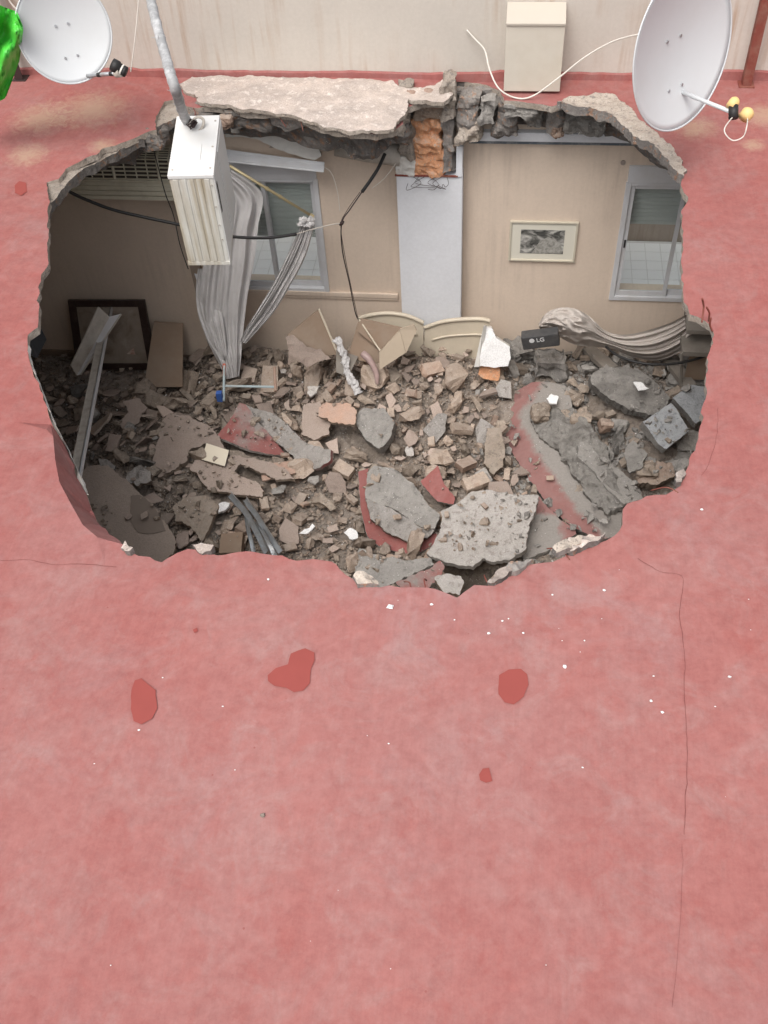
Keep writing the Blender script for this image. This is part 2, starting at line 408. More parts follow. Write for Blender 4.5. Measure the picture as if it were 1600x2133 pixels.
# ---------------------------------------------------------------- the roof deck with its hole
HOLE = [(95,372),(120,365),(135,345),(160,335),(178,325),(200,318),(215,303),(240,297),(262,287),(280,280),(300,268),(325,262),(320,245),(330,225),(340,203),(360,200),(385,212),(410,218),(440,214),(470,215),(520,225),(560,228),(600,232),(640,245),(665,258),(700,263),(740,268),(780,268),(820,262),(838,245),(846,215),(880,205),(925,205),(932,168),(950,160),(1000,164),(1040,182),(1050,203),(1100,205),(1150,212),(1170,208),(1200,200),(1240,200),(1280,215),(1310,240),(1330,265),(1355,280),(1380,300),(1400,325),(1415,345),(1428,355),(1422,375),(1428,395),(1436,405),(1425,430),(1422,450),(1426,500),(1420,540),(1425,590),(1430,620),(1440,645),(1470,660),(1482,670),(1491,690),(1486,715),(1478,735),(1480,760),(1475,790),(1470,830),(1465,850),(1462,880),(1455,905),(1450,930),(1440,960),(1425,985),(1418,1002),(1390,1020),(1350,1025),(1310,1038),(1298,1050),(1300,1070),(1292,1095),(1265,1115),(1230,1125),(1210,1140),(1150,1155),(1095,1165),(1075,1185),(1045,1205),(1020,1213),(990,1215),(965,1225),(955,1235),(930,1225),(905,1222),(870,1222),(840,1220),(810,1212),(790,1217),(740,1218),(735,1205),(720,1190),(700,1170),(690,1165),(650,1160),(600,1158),(570,1150),(540,1145),(510,1138),(480,1145),(450,1150),(420,1140),(390,1138),(370,1148),(350,1160),(335,1167),(310,1155),(285,1152),(260,1140),(245,1120),(230,1108),(205,1085),(190,1055),(175,1020),(160,985),(140,940),(120,900),(100,860),(85,820),(70,780),(58,750),(52,710),(55,690),(75,675),(78,640),(75,610),(82,570),(98,540),(95,520),(100,470),(95,440),(100,410)]
LIP = 119                      # index region of the bent-down lip (lower left of the hole)
def lipz(u, w):
    if u < 262 and 850 < w < 1130:
        return -.24 * min(1, (w - 850) / 110) * min(1, (1135 - w) / 60)
    return 0
hole2 = [onz(u, w, lipz(u, w)).to_2d() for u, w in HOLE]
hole_j = jag(hole2, .035, .018, fr=7)
LZ = [lipz(*q) for q in HOLE]
holec = Vector((sum(p.x for p in hole2) / len(hole2), sum(p.y for p in hole2) / len(hole2)))
outer = [Vector(p) for p in ((-7.5, -11), (5.5, -11), (5.5, 0), (-7.5, 0))]
outer_s = jag(outer, .5, 0)
fold = [onz(*q, 0).to_2d() for q in ((70, 815), (96, 862), (107, 900), (112, 950), (122, 1000), (143, 1040), (170, 1087), (200, 1112), (248, 1124))]
extra = [onz(*q, 0).to_2d() for q in ()]

V, fs = cdt(outer_s, hole_j, .16, fold[1:-1], [(i, i + 1) for i in range(len(fold) - 3)])
def near_hole(p):
    best = (9, 0)
    for a, b, za, zb in SEGS:
        ab = b - a; t_ = max(0, min(1, (p - a).dot(ab) / max(1e-9, ab.length_squared))); d = (p - (a + ab * t_)).length
        if d < best[0]: best = (d, za + (zb - za) * t_)
    return best
def dist_hole(p): return min((p - h).length for h in hole2)
def roofz(p):
    u, w = proj(Vector((p.x, p.y, 0)))
    z = .014 * fbm(p.x * .8, p.y * .8, 3, 3) 
    d = dist_hole(p) if -4.5 < p.x < 2.5 and -6.5 < p.y else 9
    if d < 1: z -= .03 * (1 - d) ** 2 * (1 + .8 * N(p.x * 2, p.y * 2, 5))
    return z
SEGS = [(hole2[i], hole2[(i + 1) % len(hole2)], LZ[i], LZ[(i + 1) % len(hole2)]) for i in range(len(hole2))]
LIPP = list(fold) + [h_ for h_, q in zip(hole2, HOLE) if q[0] < 262 and 845 < q[1] < 1130]
V3 = []
foldpx = [proj(Vector((f.x, f.y, 0))) for f in fold]
for p in V:
    z = roofz(p)
    # points on the lip, between the fold line and the broken edge, hang down
    k = 0
    if -4.2 < p.x < -1.9 and -5.6 < p.y < -3.2:
        best = min(((p - Vector(a)).length, i) for i, a in enumerate(fold))
        dh = dist_hole(p)
        # signed side of the fold line
        df = 9; side = 0
        for i in range(len(fold) - 1):
            a = fold[i]; b = fold[i + 1]; ab = b - a; t_ = max(0, min(1, (p - a).dot(ab) / ab.length_squared))
            dd = (p - (a + ab * t_)).length
            if dd < df: df = dd; side = ab.cross(p - a)
        dh, lz = near_hole(p)
        if dh < .035: z += lz
        elif inpoly(p.x, p.y, LIPP): z += lz * (df / (df + dh)) ** .8
    V3.append(Vector((p.x, p.y, z)))
Vt, Ft, mi = thicken(V3, fs, lambda i, v: v + Vector((0, 0, -.05 - .012 * fbm(v.x * 9, v.y * 9))))
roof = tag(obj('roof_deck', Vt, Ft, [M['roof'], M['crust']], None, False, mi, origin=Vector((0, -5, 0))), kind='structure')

rng = sorted([i for i, q in enumerate(HOLE) if q[0] < 200 and 700 < q[1] < 1030], key=lambda i: HOLE[i][1])
vs = []; fs = []
pl = cat_rom([Vector((hole2[i].x, hole2[i].y, LZ[i])) for i in rng], 6)
for k_, p in enumerate(pl):
    w_ = .02 + .075 * math.sin(math.pi * k_ / (len(pl) - 1)) * (1 + .5 * N(k_ * .4, 1, 1)); x_ = .012 * N(k_ * .5, 0, 0)
    vs += [(p.x + .012 + x_, p.y, p.z - .012), (p.x + .02 + x_, p.y - .004, p.z - .02 - w_), (p.x - .03, p.y, p.z - .02 - w_)]
for k_ in range(len(pl) - 1): fs += [(k_ * 3 + j, k_ * 3 + j + 1, k_ * 3 + j + 4, k_ * 3 + j + 3) for j in (0, 1)]
obj('plaster_edge', vs, fs, M['ceiling'], roof)
# slab core: broken, recessed face below the crust, all round the hole, and the ceiling under it
n = len(hole_j); core_top = []
sm = [sum((hole_j[(i + k) % n] for k in range(-5, 6)), Vector((0, 0))) / 11 for i in range(n)]
def outward(i):
    d = (sm[(i + 3) % n] - sm[(i - 3) % n]).normalized(); return Vector((-d.y, d.x))
chk = sm[0] + outward(0) * .2
sgn = -1 if inpoly(chk.x, chk.y, hole2) else 1
LV = 9; cv = []; cf = []
for i in range(n):
    o_ = outward(i) * sgn; p = sm[i]
    for l in range(LV):
        t_ = l / (LV - 1); z = -.04 - (.15 + .21 * max(0, min(1, (p.y + 1.45) / .6)) * (1 if p.x < 1.1 else .5)) * t_
        d = .10 + .07 * t_ + .16 * max(0, fbm(p.x * 2.2, p.y * 2.2, z * 3, 3)) + .035 * fbm(p.x * 11, p.y * 11, z * 14, 4)
        d += .05 if p.y > -1.3 else (.10 + .12 * t_)
        q = p + o_ * max(d, .03); cv.append(Vector((q.x, min(q.y, -.02), z)))
for i in range(n):
    j = (i + 1) % n
    for l in range(LV - 1): cf.append((i * LV + l, j * LV + l, j * LV + l + 1, i * LV + l + 1))
core = obj('broken_slab_face', cv, cf, M['core'], roof)
# joist stubs of the old slab poking out of the far face
def stub(u, w, y0, y1, wd, ht, mat, name='joist_stub'):
    c = ony(u, w, y0)
    b = MB().box((c.x - wd / 2, y0, c.z - ht / 2), (c.x + wd / 2, y1, c.z + ht / 2), bev=.012)
    return b.build(name, M[mat], roof)
stub(487, 262, -.42, -.1, .07, .14, 'grey'); stub(742, 300, -.5, -.1, .06, .10, 'pale')

# ceiling plane
ceil_hole = [Vector((sm[i].x, min(sm[i].y, -.25))) + outward(i) * sgn * .42 for i in range(0, n, 6)]
ceil_hole = [Vector((p.x, min(p.y, -.16))) for p in ceil_hole]
V, fs = cdt([Vector(p) for p in ((-6.2, -6.4), (3.1, -6.4), (3.1, -.005), (-6.2, -.005))], ceil_hole, .6)
tag(obj('room_ceiling', [Vector((p.x, p.y, -.195)) for p in V], [f[::-1] for f in fs], M['ceiling']), kind='structure')

# stripped pale screed between the skirting and the hole
def pxslab(name, px, p0, nrm, thick, mats, parent=None, seg=.03, jit=.008, step=.06, amp=.008, fr=5, bend=None, und=.3, smooth=False, seed=None, dustf=None):
    seed = R_() * 50 if seed is None else seed
    nrm = Vector(nrm).normalized(); t1 = Vector((1, 0, 0)); t1 = (t1 - nrm * t1.dot(nrm)).normalized(); t2 = nrm.cross(t1)
    W3 = [onp(u, w, p0, nrm) for u, w in px]
    P2 = [Vector(((q - p0).dot(t1), (q - p0).dot(t2))) for q in W3]
    area = sum(P2[i].cross(P2[(i + 1) % len(P2)]) for i in range(len(P2)))
    if area < 0: P2 = P2[::-1]
    J = jag(P2, min(seg, .02), jit, fr=13, seed=seed); V, fs = cdt(J, None, step)
    xs = [p.x for p in P2]; ys = [p.y for p in P2]; cx, cy = (min(xs) + max(xs)) / 2, (min(ys) + max(ys)) / 2
    hx, hy = (max(xs) - min(xs)) / 2 + 1e-6, (max(ys) - min(ys)) / 2 + 1e-6
    V3 = []
    for p in V:
        h = amp * fbm(p.x * fr, p.y * fr, seed, 4)
        if bend: h += bend((p.x - cx) / hx, (p.y - cy) / hy)
        V3.append(p0 + t1 * p.x + t2 * p.y + nrm * h)
    c = p0
    Vt, Ft, mi = thicken(V3, fs, lambda i, v: v - nrm * thick * (1 + und * fbm(v.x * 8, v.y * 8, seed, 3)))
    o = obj(name, Vt, Ft, mats, parent, smooth, mi)
    if dustf:
        a = o.data.attributes.new('dust', 'FLOAT', 'POINT')
        for i, v in enumerate(Vt): a.data[i].value = dustf(*proj(v))
    return o
UP = (0, 0, 1)
pxslab('bare_screed', [(372,176),(400,160),(440,158),(520,158),(600,160),(680,161),(760,163),(815,168),(832,182),(880,184),(905,178),(926,163),(936,152),(948,156),(944,200),(926,212),(850,208),(846,236),(832,252),(820,268),(780,274),(740,274),(700,268),(665,260),(630,246),(590,236),(540,230),(500,226),(470,218),(440,216),(415,214),(405,196),(385,190)], Vector((-1.5, -.4, .008)), UP, .03, [M['screed'], M['crust']], roof, amp=.014, fr=7, step=.03, jit=.02)
pxslab('broken_edge_strip', [(1160,212),(1195,202),(1240,194),(1282,198),(1312,222),(1340,255),(1368,275),(1395,300),(1415,325),(1428,352),(1424,368),(1402,350),(1388,330),(1360,298),(1325,284),(1300,262),(1275,240),(1240,225),(1200,220)], Vector((1.0, -.8, .006)), UP, .07, [M['crust'], M['core']], roof, amp=.018, fr=9, step=.03, jit=.02)
pxslab('broken_edge_strip', [(340,205),(365,212),(395,222),(380,240),(350,252),(325,268),(300,285),(270,292),(300,270),(322,255),(326,236)], Vector((-2.9, -.9, -.062)), UP, .06, [M['crust'], M['core']], roof, amp=.02, fr=7, step=.04)
pxslab('broken_edge_strip', [(95,372),(125,352),(160,330),(200,318),(250,295),(290,278),(300,290),(262,303),(238,318),(205,335),(175,350),(150,372),(128,392),(108,425),(97,440)], Vector((-3.4, -1.6, -.066)), UP, .07, [M['crust'], M['core']], roof, amp=.02, fr=8, step=.04)
for q, mt in (([(1015,1208),(1040,1186),(1058,1178),(1072,1184),(1068,1192),(1046,1206),(1030,1213)], 'screed'), ([(1050,1182),(1085,1166),(1110,1162),(1090,1176),(1074,1188)], 'core'), ([(1150,1138),(1178,1122),(1215,1118),(1212,1132),(1190,1146),(1160,1152)], 'crust'),
             ([(1176,1130),(1215,1112),(1262,1110),(1246,1126),(1225,1132),(1208,1142),(1188,1146)], 'screed'), ([(1408,985),(1424,975),(1428,984),(1420,1003),(1409,1008)], 'screed'), ([(738,1200),(760,1194),(785,1205),(790,1216),(745,1219)], 'crust'), ([(250,1138),(262,1130),(278,1146),(270,1150)], 'screed'), ([(400,1136),(425,1134),(445,1142),(420,1146)], 'screed')):
    pxslab('broken_edge_strip', q, Vector((.9, -4.4, .004)), UP, .05, [M[mt], M['core']], roof, amp=.03, fr=14, step=.025, jit=.016, seg=.015)
for q in ([(1462,672,-.02),(1466,640,.06),(1463,622,.14)], [(1476,668,-.02),(1478,652,.05),(1472,640,.1)], [(1484,690,-.03),(1479,676,.02),(1481,662,.07)]):
    P = [onz(u, w, z) for u, w, z in q]; MB().tube(cat_rom(P, 5), .006, 6).build('rebar_end', M['rust'], roof, True)
for k_ in range(9):
    h_ = hole_j[int(U(.02, .28) * len(hole_j)) if k_ % 2 else int(U(.6, .72) * len(hole_j))]; d_ = (holec - h_).normalized() * U(.06, .14)
    P = [Vector((h_.x, h_.y, -.03)) - Vector((d_.x, d_.y, 0)) * .3, Vector((h_.x + d_.x * .5, h_.y + d_.y * .5, -.045)), Vector((h_.x + d_.x + U(-.04, .04), h_.y + d_.y, -.08 - U(0, .06)))]
    MB().tube(cat_rom(P, 5), .0035, 6).build('rebar_end', M['rust'], roof, True)
# flat darker patches in the paint, white flecks and cracks
for px in ([(275,1440),(282,1420),(296,1415),(310,1428),(326,1440),(329,1478),(318,1500),(296,1512),(280,1505),(274,1480)],
           [(558,1408),(575,1393),(600,1385),(606,1362),(636,1351),(655,1360),(656,1376),(648,1395),(647,1425),(632,1440),(612,1444),(597,1434),(572,1430),(560,1420)],
           [(1040,1405),(1060,1393),(1085,1392),(1098,1403),(1101,1425),(1092,1450),(1070,1467),(1052,1462),(1038,1445)],
           [(28,380),(38,370),(52,373),(54,392),(42,402),(29,396)],
           [(998,1614),(1006,1602),(1018,1600),(1022,1612),(1026,1628),(1012,1632),(1000,1626)],
           [(402,1313),(410,1309),(413,1316),(405,1320)]):
    P = jag([onz(u, w, 0).to_2d() for u, w in px], .03, .004, fr=20)
    if sum(P[i].cross(P[(i + 1) % len(P)]) for i in range(len(P))) < 0: P = P[::-1]
    V, fs = cdt(P, None, .06)
    obj('paint_patch', [Vector((p.x, p.y, roofz(p) + .006)) for p in V], fs, M['patch'], roof)
def ribbon(px, wd, name, mat, par, dz=.005, seg=.05):
    P = [onz(u, w, 0) for u, w in px]; P = cat_rom(P, 6); L = []; Rr = []
    for i, p in enumerate(P):
        d = (P[min(i + 1, len(P) - 1)] - P[max(i - 1, 0)]).normalized(); q = Vector((-d.y, d.x, 0))
        o = q * (.005 * fbm(p.x * 14, p.y * 14, 2, 3)); ww = wd * (.35 + .9 * abs(N(p.x * 9, p.y * 9, 1)))
        p = p + o; z = roofz(p.to_2d()) + dz
        L.append(Vector((p.x + q.x * ww, p.y + q.y * ww, z))); Rr.append(Vector((p.x - q.x * ww, p.y - q.y * ww, z)))
    k = len(P); return obj(name, L + Rr, [(i, i + k, i + 1 + k, i + 1) for i in range(k - 1)], mat, par)
M['crack'] = plain('crack_shadow', (.17, .055, .05), .9, .1, .2, 20)
ribbon([(1330,1160),(1375,1188),(1420,1198),(1421,1240),(1416,1282),(1424,1345),(1425,1420),(1428,1500),(1432,1580),(1428,1660),(1424,1740)], .0017, 'crack', M['crack'], roof)
ribbon([(0,1168),(60,1164),(110,1172),(180,1170),(240,1176)], .0014, 'crack', M['crack'], roof)
ribbon([(1464,985),(1478,960),(1494,905),(1497,842)], .0013, 'crack', M['crack'], roof)
ribbon([(1420,1760),(1418,1900),(1400,2100)], .0008, 'crack', M['crack'], roof)
b = MB(); 
def fleck(c, s, b):
    a = U(0, 6.3); k = random.randint(4, 6); pts = [Vector((math.cos(a + i * 6.283 / k) * s * U(.6, 1.1), math.sin(a + i * 6.283 / k) * s * U(.45, .9), 0)) for i in range(k)]
    b.add([c + p for p in pts] + [c + p * .6 + Vector((0, 0, s * .35)) for p in pts], [tuple(range(k, 2 * k))] + [(i, (i + 1) % k, k + (i + 1) % k, k + i) for i in range(k)])
for (u, w, s) in [(812,1262,.03),(1177,1386,.018),(1519,1412,.014),(1356,1461,.012),(1379,1485,.012),(899,1256,.014),(1018,1315,.014),(1260,1225,.012),(1047,1289,.01),(1060,1284,.008),(291,1523,.01),(558,1203,.012),(1152,1233,.01),(1218,1332,.008),(1464,1056,.014),(1214,1599,.008),(810,1551,.008)]:
    p = onz(u, w, 0); p.z = roofz(p.to_2d()) + .004; fleck(p, s * .75, b)
for i in range(26):
    u, w = (random.gauss(1000, 300), 1180 + abs(random.gauss(0, 260))) if i % 2 else (U(0, 1600), U(1150, 2133))
    p = onz(u, w, 0)
    if inpoly(p.x, p.y, hole2): continue
    p.z = roofz(p.to_2d()) + .004; fleck(p, .002 + .006 * R_() ** 3, b)
tag(b.build('plaster_crumbs', M['whiteplas']), kind='stuff')
b = MB(); p = onz(548, 1700, 0); fleck(p + Vector((0, 0, .006)), .016, b)
tag(b.build('pebble', M['darkbrown']), 'tiny dark pebble alone on the red roof paint, low left of centre', 'pebble')

# ---------------------------------------------------------------- upper wall and what is fixed to it
uw = thing('parapet_wall', 'stained beige rendered wall rising at the far edge of the red roof', 'wall', (-1, .1, 0))
MB().box((-7.5, 0, 0), (5.5, .25, 1.15)).build('render', M['beige_wall'], uw)
vs = []; fs = []; k = 160
for i in range(k):
    x = -7.5 + 13 * i / (k - 1); z = .055 + .03 * fbm(x * .9, 0, 4, 3) + .006 * fbm(x * 9, 0, 4, 2)
    if -3.2 < x < -.2: z *= .75
    vs += [(x, -.03, -.03), (x, -.02, z - .01), (x, -.002, z), (x, .0, -.03)]
for i in range(k - 1):
    for j in range(3): fs.append((i * 4 + j, (i + 1) * 4 + j, (i + 1) * 4 + j + 1, i * 4 + j + 1))
obj('red_skirting', vs, fs, M['roof'], uw)
for (u0, v0, u1, v1, mt, lab) in [(12, 0, 47, 176, 'dark_post', 'dark steel post behind the green plastic sheet'), (1594, 0, 1552, 186, 'rust', 'rusty red painted steel post right of the large dish')]:
    y = -.10; a = ony(u1, v1, y); zt = 1.1; t_ = thing('steel_post', lab, 'post', (a.x, y, -.02))
    w_ = .035
    MB().box((a.x - w_, y - .03, -.02), (a.x + w_, y - .022, zt)).box((a.x - w_, y - .022, -.02), (a.x - w_ + .008, y + .04, zt)).build('angle_bar', M[mt], t_)
    MB().box((a.x - .06, y - .05, -.03), (a.x + .06, y + .06, .006), bev=.002).build('foot_plate', M[mt], t_)
# beige service box
fy = -.24; f0 = ony(1049, 190, fy); f1 = ony(1166, 190, fy); ft = ony(1111, 52, fy)
t_ = thing('service_box', 'beige rectangular service box with sloping lid standing against the wall', 'box', ((f0.x + f1.x) / 2, fy, f0.z))
MB().box((f0.x, fy, max(f0.z, -.02)), (f1.x, -.002, ft.z), bev=.006).build('cabinet', plain('beige_box_render', (.60, .55, .47), .8, .2, .08, 4, .2, dirt=(.52, .45, .36), dirt_amt=.5), t_)
lid = MB(); x0, x1 = f0.x - .002, f1.x + .002
lid.add([(x0, fy - .012, ft.z + .001), (x1, fy - .012, ft.z + .001), (x1, fy - .012, ft.z + .015), (x0, fy - .012, ft.z + .015), (x0, -.002, ft.z + .001), (x1, -.002, ft.z + .001), (x1, -.002, ft.z + .07), (x0, -.002, ft.z + .07)],
        [(0, 1, 2, 3), (3, 2, 6, 7), (1, 5, 6, 2), (4, 0, 3, 7), (5, 4, 7, 6), (4, 5, 1, 0)])
lid.build('lid', plain('cream_lid', (.50, .45, .385), .7, .3, .05, 4), t_)

def dish(name, label, u, w, d, r, ncam, arm_px, arm_mat, lnb):
    c = CAM + ray(u, w) * d
    rd = -ray(u, w); rr_ = Vector(_X).cross(rd) if False else (ROT @ Vector((0, 1, 0))).cross(rd).normalized(); ru = rd.cross(rr_)
    nrm = (rr_ * ncam[0] + ru * ncam[1] + rd * ncam[2]).normalized()
    c = c - nrm * .17 * r
    q = nrm.to_track_quat('Z', 'Y').to_matrix()
    # keep the dish's own up direction near world up
    ux = Vector((0, 0, 1)).cross(nrm).normalized(); uy = nrm.cross(ux)
    B = Matrix((ux, uy, nrm)).transposed()
    base = Vector((c.x, -.02, c.z - .25))
    t_ = thing(name, label, 'satellite dish', base)
    vs = []; fs = []; RN, AN = 12, 64
    for i in range(RN + 1):
        rr = r * i / RN; z = .17 * r * (i / RN) ** 2
        for a in range(AN):
            th = a * 2 * math.pi / AN; vs.append(c + B @ Vector((rr * math.cos(th) * .95, rr * math.sin(th), z)))
    for i in range(RN):
        for a in range(AN): fs.append((i * AN + a, i * AN + (a + 1) % AN, (i + 1) * AN + (a + 1) % AN, (i + 1) * AN + a))
    nv = len(vs)
    vs2 = vs + [v - nrm * .008 for v in vs]; fs2 = fs + [tuple(i + nv for i in f[::-1]) for f in fs]
    for a in range(AN): e = RN * AN; fs2.append((e + a, e + (a + 1) % AN, e + (a + 1) % AN + nv, e + a + nv))
    obj('reflector', vs2, fs2, M['dish'], t_, True)
    MB().tube([c + B @ Vector((r * .955 * math.cos(a * 6.2832 / 64), r * 1.005 * math.sin(a * 6.2832 / 64), .17 * r)) for a in range(65)], .006, 6, False).build('rim', M['dish'], t_, True)
    for (bx, by) in ((-.13, .12), (.13, .12), (-.13, -.5), (.13, -.5)):
        zz = .17 * r * (bx * bx + by * by) + .002
        p = c + B @ Vector((bx * r, by * r, zz)); MB().tube([p, p + nrm * .008], .009, 8).build('bolt', M['galv'], t_)
    # bracket to the wall
    back = c - nrm * .03; q_ = CAM + (c - CAM) * ((-.005 - CAM.y) / (c.y - CAM.y)); wallp = Vector((q_.x, -.005, q_.z))
    MB().tube([back, back.lerp(wallp, .3), wallp], .022, 10).build('mounting_arm', M['galv'], t_, True)
    MB().box((wallp.x - .08, -.012, wallp.z - .1), (wallp.x + .08, -.001, wallp.z + .1), bev=.002).build('wall_plate', M['galv'], t_)
    # feed arm
    s = c + B @ Vector((0, -r * .52 if lnb == 'y' else -r * .93, .17 * r * (.3 if lnb == 'y' else .9)))
    # end point: on the ray of the receiver, in front of the bowl
    dd = (s - CAM).length
    s0 = onp(arm_px[0][0], arm_px[0][1], s, nrm); e0 = CAM + ray(*arm_px[1]) * ((s0 - CAM).length - .28)
    MB().tube([s0, s0 + (e0 - s0) * .5, e0], .014, 8).build('feed_arm', M[arm_mat], t_, True)
    return t_, c, nrm, s0, e0, B
t1, c1, n1, s1, e1, B1 = dish('satellite_dish', 'round white satellite dish at top left with a black receiver on its arm', 134, 66, 8.3, .345, (.10, -.10, .98), ((182, 158), (246, 152)), 'galv', 'b')
ax = (e1 - s1).normalized()
MB().tube([e1 - ax * .02, e1 + ax * .03], .03, 14).build('receiver_clamp', M['galv_dusty'], t1)
q = (ROT @ Vector((.9, -.45, -.2))).normalized(); h = e1 + ax * .02 - q * .05 + (ROT @ Vector((0, 1, 0))) * .03
MB().tube([h - q * .01, h + q * .035, h + q * .04, h + q * .06], [.044, .046, .038, .038], 16).build('receiver', M['black'], t1, True)
MB().tube([h + q * .061, h + q * .072], .04, 16).build('receiver_ring', M['cable_white'], t1)
MB().tube([h + q * .073, h + q * .1], .037, 16).build('receiver_body', M['black'], t1, True)
MB().tube([s1 + (e1 - s1) * .35, s1 + (e1 - s1) * .45], .0165, 8).tube([s1 + (e1 - s1) * .75, s1 + (e1 - s1) * .85], .0165, 8).build('cable_tie', M['black'], t1)
t2, c2, n2, s2, e2, B2 = dish('satellite_dish', 'large white satellite dish at top right, turned sideways, with a yellow receiver', 1424, 104, 7.3, .49, (.77, -.22, .60), ((1421, 192), (1528, 235)), 'dish', 'y')
ax = (e2 - s2).normalized(); up2 = ROT @ Vector((0, 1, 0)); rt2 = ROT @ Vector((1, 0, 0))
MB().tube([e2 - up2 * .035, e2 + up2 * .045], .03, 12).build('receiver_clamp', M['black'], t2, True)
for nm, off, s_ in (('receiver', up2 * .05 - rt2 * .01, .034), ('receiver', -up2 * .02 + rt2 * .075, .042)):
    p = e2 + off; a_ = (rt2 * .5 + up2 * .6).normalized()
    MB().tube([p - a_ * .02, p + a_ * .02, p + a_ * .035, p + a_ * .05], [s_ * .9, s_, s_ * .95, s_ * .6], 14).build(nm, M['yellow'], t2, True)
MB().tube(cat_rom([e2 - up2 * .02, CAM + ray(1509, 270) * 7.0, CAM + ray(1525, 292) * 7.0, CAM + ray(1548, 285) * 7.0, CAM + ray(1556, 262) * 7.0, e2 + rt2 * .09 - up2 * .03]), .004, 6).build('lead', M['cable_white'], t2, True)
def wire(name, label, cat, pts, r, mat, depth=None, plane_y=None, n=6):
    P = []
    for q in pts:
        y = q[2] if len(q) > 2 else plane_y; P.append(ony(q[0], q[1], y))
    o = MB().tube(cat_rom(P, n), r, 7).build(name, M[mat], None, True); return tag(o, label, cat)
wire('coaxial_cable', 'thin white cable looping past the beige box up to the large dish', 'cable', [(972,62,-.02),(990,82,-.05),(1010,105,-.1),(1020,145,-.2),(1040,185,-.3),(1075,204,-.32),(1110,200,-.32),(1160,165,-.3),(1220,118,-.3),(1280,85,-.35),(1338,70,-.5)], .0065, 'cable_white')
wire('coaxial_cable', 'white cable hanging from the top of the picture down to the black receiver', 'cable', [(292,-60,-.3),(288,10,-.35),(280,90,-.45),(272,150,-.55)], .005, 'cable_white')
wire('coaxial_cable', 'white cable behind the top left satellite dish near the dark post', 'cable', [(5,-30,-.05),(22,5,-.05),(45,30,-.05)], .008, 'cable_white')
# green sheet at the left edge
vs = []; fs = []; E1 = [(-60,-10),(-60,60),(-60,120),(-60,180),(-60,240)]; E2 = [(5,18),(32,28),(46,62),(38,130),(10,205)]
k1, k2 = 26, 26
for i in range(k1):
    t_ = i / (k1 - 1) * 4; a = int(min(3, t_)); f = t_ - a
    l = Vector(E1[a]).lerp(Vector(E1[a + 1]), f); r = Vector(E2[a]).lerp(Vector(E2[a + 1]), f)
    for j in range(k2):
        s_ = j / (k2 - 1); u, w = l.lerp(r, s_)
        y = -1.3 + .09 * math.sin(s_ * 7 + i * .35) + .10 * fbm(u * .05, w * .03, 3, 3) + .12 * abs(N(u * .035, w * .02, 7))
        vs.append(ony(u, w, y))
for i in range(k1 - 1):
    for j in range(k2 - 1): fs.append((i * k2 + j, i * k2 + j + 1, (i + 1) * k2 + j + 1, (i + 1) * k2 + j))
vsb = [v + Vector((0, .03, 0)) for v in vs]; m_ = len(vs)
tag(obj('plastic_sheet', vs + vsb, fs + [tuple(i + m_ for i in f[::-1]) for f in fs], M['green'], None, True), 'bright green crumpled plastic sheet hanging at the left edge', 'plastic sheet')

# ---------------------------------------------------------------- the room
def wall_with_openings(name, x0, x1, z0, z1, y0, y1, ops, mat, parent):
    b = MB(); xs = sorted({x0, x1, *[o[0] for o in ops], *[o[1] for o in ops]})
    for a, c in zip(xs[:-1], xs[1:]):
        o = [q for q in ops if q[0] <= a and q[1] >= c]
        if o: b.box((a, y0, z0), (c, y1, o[0][2])); b.box((a, y0, o[0][3]), (c, y1, z1))
        else: b.box((a, y0, z0), (c, y1, z1))
    return b.build(name, mat, parent)
FZ = -3.2
WL = (-2.78, -1.76, -2.21, -.80); WR = (1.01, 2.02, -2.19, -.77)
tag(MB().box((-6.3, -6.5, FZ - .85), (3.2, .25, FZ - .7)).build('room_floor', M['floor']), kind='structure')
bw = tag(wall_with_openings('back_wall', -6.2, 3.1, FZ - .7, -.002, .0, .24, [WL, WR], M['int_wall'], None), kind='structure')
tag(MB().box((-6.3, -6.4, FZ - .7), (-6.2, 0, -.06)).build('left_wall', M['int_wall']), kind='structure')
tag(MB().box((3.1, -6.4, FZ - .7), (3.2, 0, -.06)).build('right_wall', M['int_wall']), kind='structure')
tag(MB().box((-6.2, -6.5, FZ - .7), (3.1, -6.4, -.06)).build('front_wall', M['int_wall']), kind='structure')
MB().box((-6.2, -.018, FZ), (-3.15, -.001, FZ + .08)).build('skirting_board', M['board_dark'], bw)
b = MB(); z = ony(700, 606, 0).z; b.box((-2.9, -.03, z - .05), (-1.06, -.001, z), bev=.006); b.box((-2.9, -.018, z - .085), (-1.06, -.001, z - .055), bev=.004); b.build('dado_rail', M['int_wall'], bw)
# cornice at right under the slab
z = ony(1150, 292, 0).z
MB().box((-.38, -.07, z + .02), (3.1, -.001, z + .10), bev=.008).build('cornice', M['white_wall'], bw)
MB().box((-.38, -.05, z - .012), (3.1, -.001, z + .018)).build('cornice_trim', plain('dark_blue_grey_trim', (.10, .12, .14), .7, .3, .3, 20, dirt=(.4, .4, .4), dirt_amt=.6), bw)
# thin plastered pier at the corner, paint coming off
pxl = ony(398, 560, -.04).x
MB().box((pxl, -.06, FZ), (pxl + .10, -.001, -.45)).build('corner_pier', wall_mat('peeling_pier', (.36, .29, .235), streak=False), bw)
for (z0, z1, dx) in ((-2.55, -2.25, .0), (-2.8, -2.6, .01), (-3.0, -2.86, .0), (-2.2, -2.0, .02)):
    xs = pxl + .015 + dx; b = MB(); P = [Vector((xs + U(-.01, .01), -.064, z1)), Vector((xs + .06 + U(-.01, .01), -.064, z1 - U(0, .04))), Vector((xs + .075, -.064, z0 + U(0, .05))), Vector((xs + .02, -.064, z0))]
    b.quad(*P[::-1], (0, .003, 0)); b.build('peeling_flake', M['white_wall'], bw)
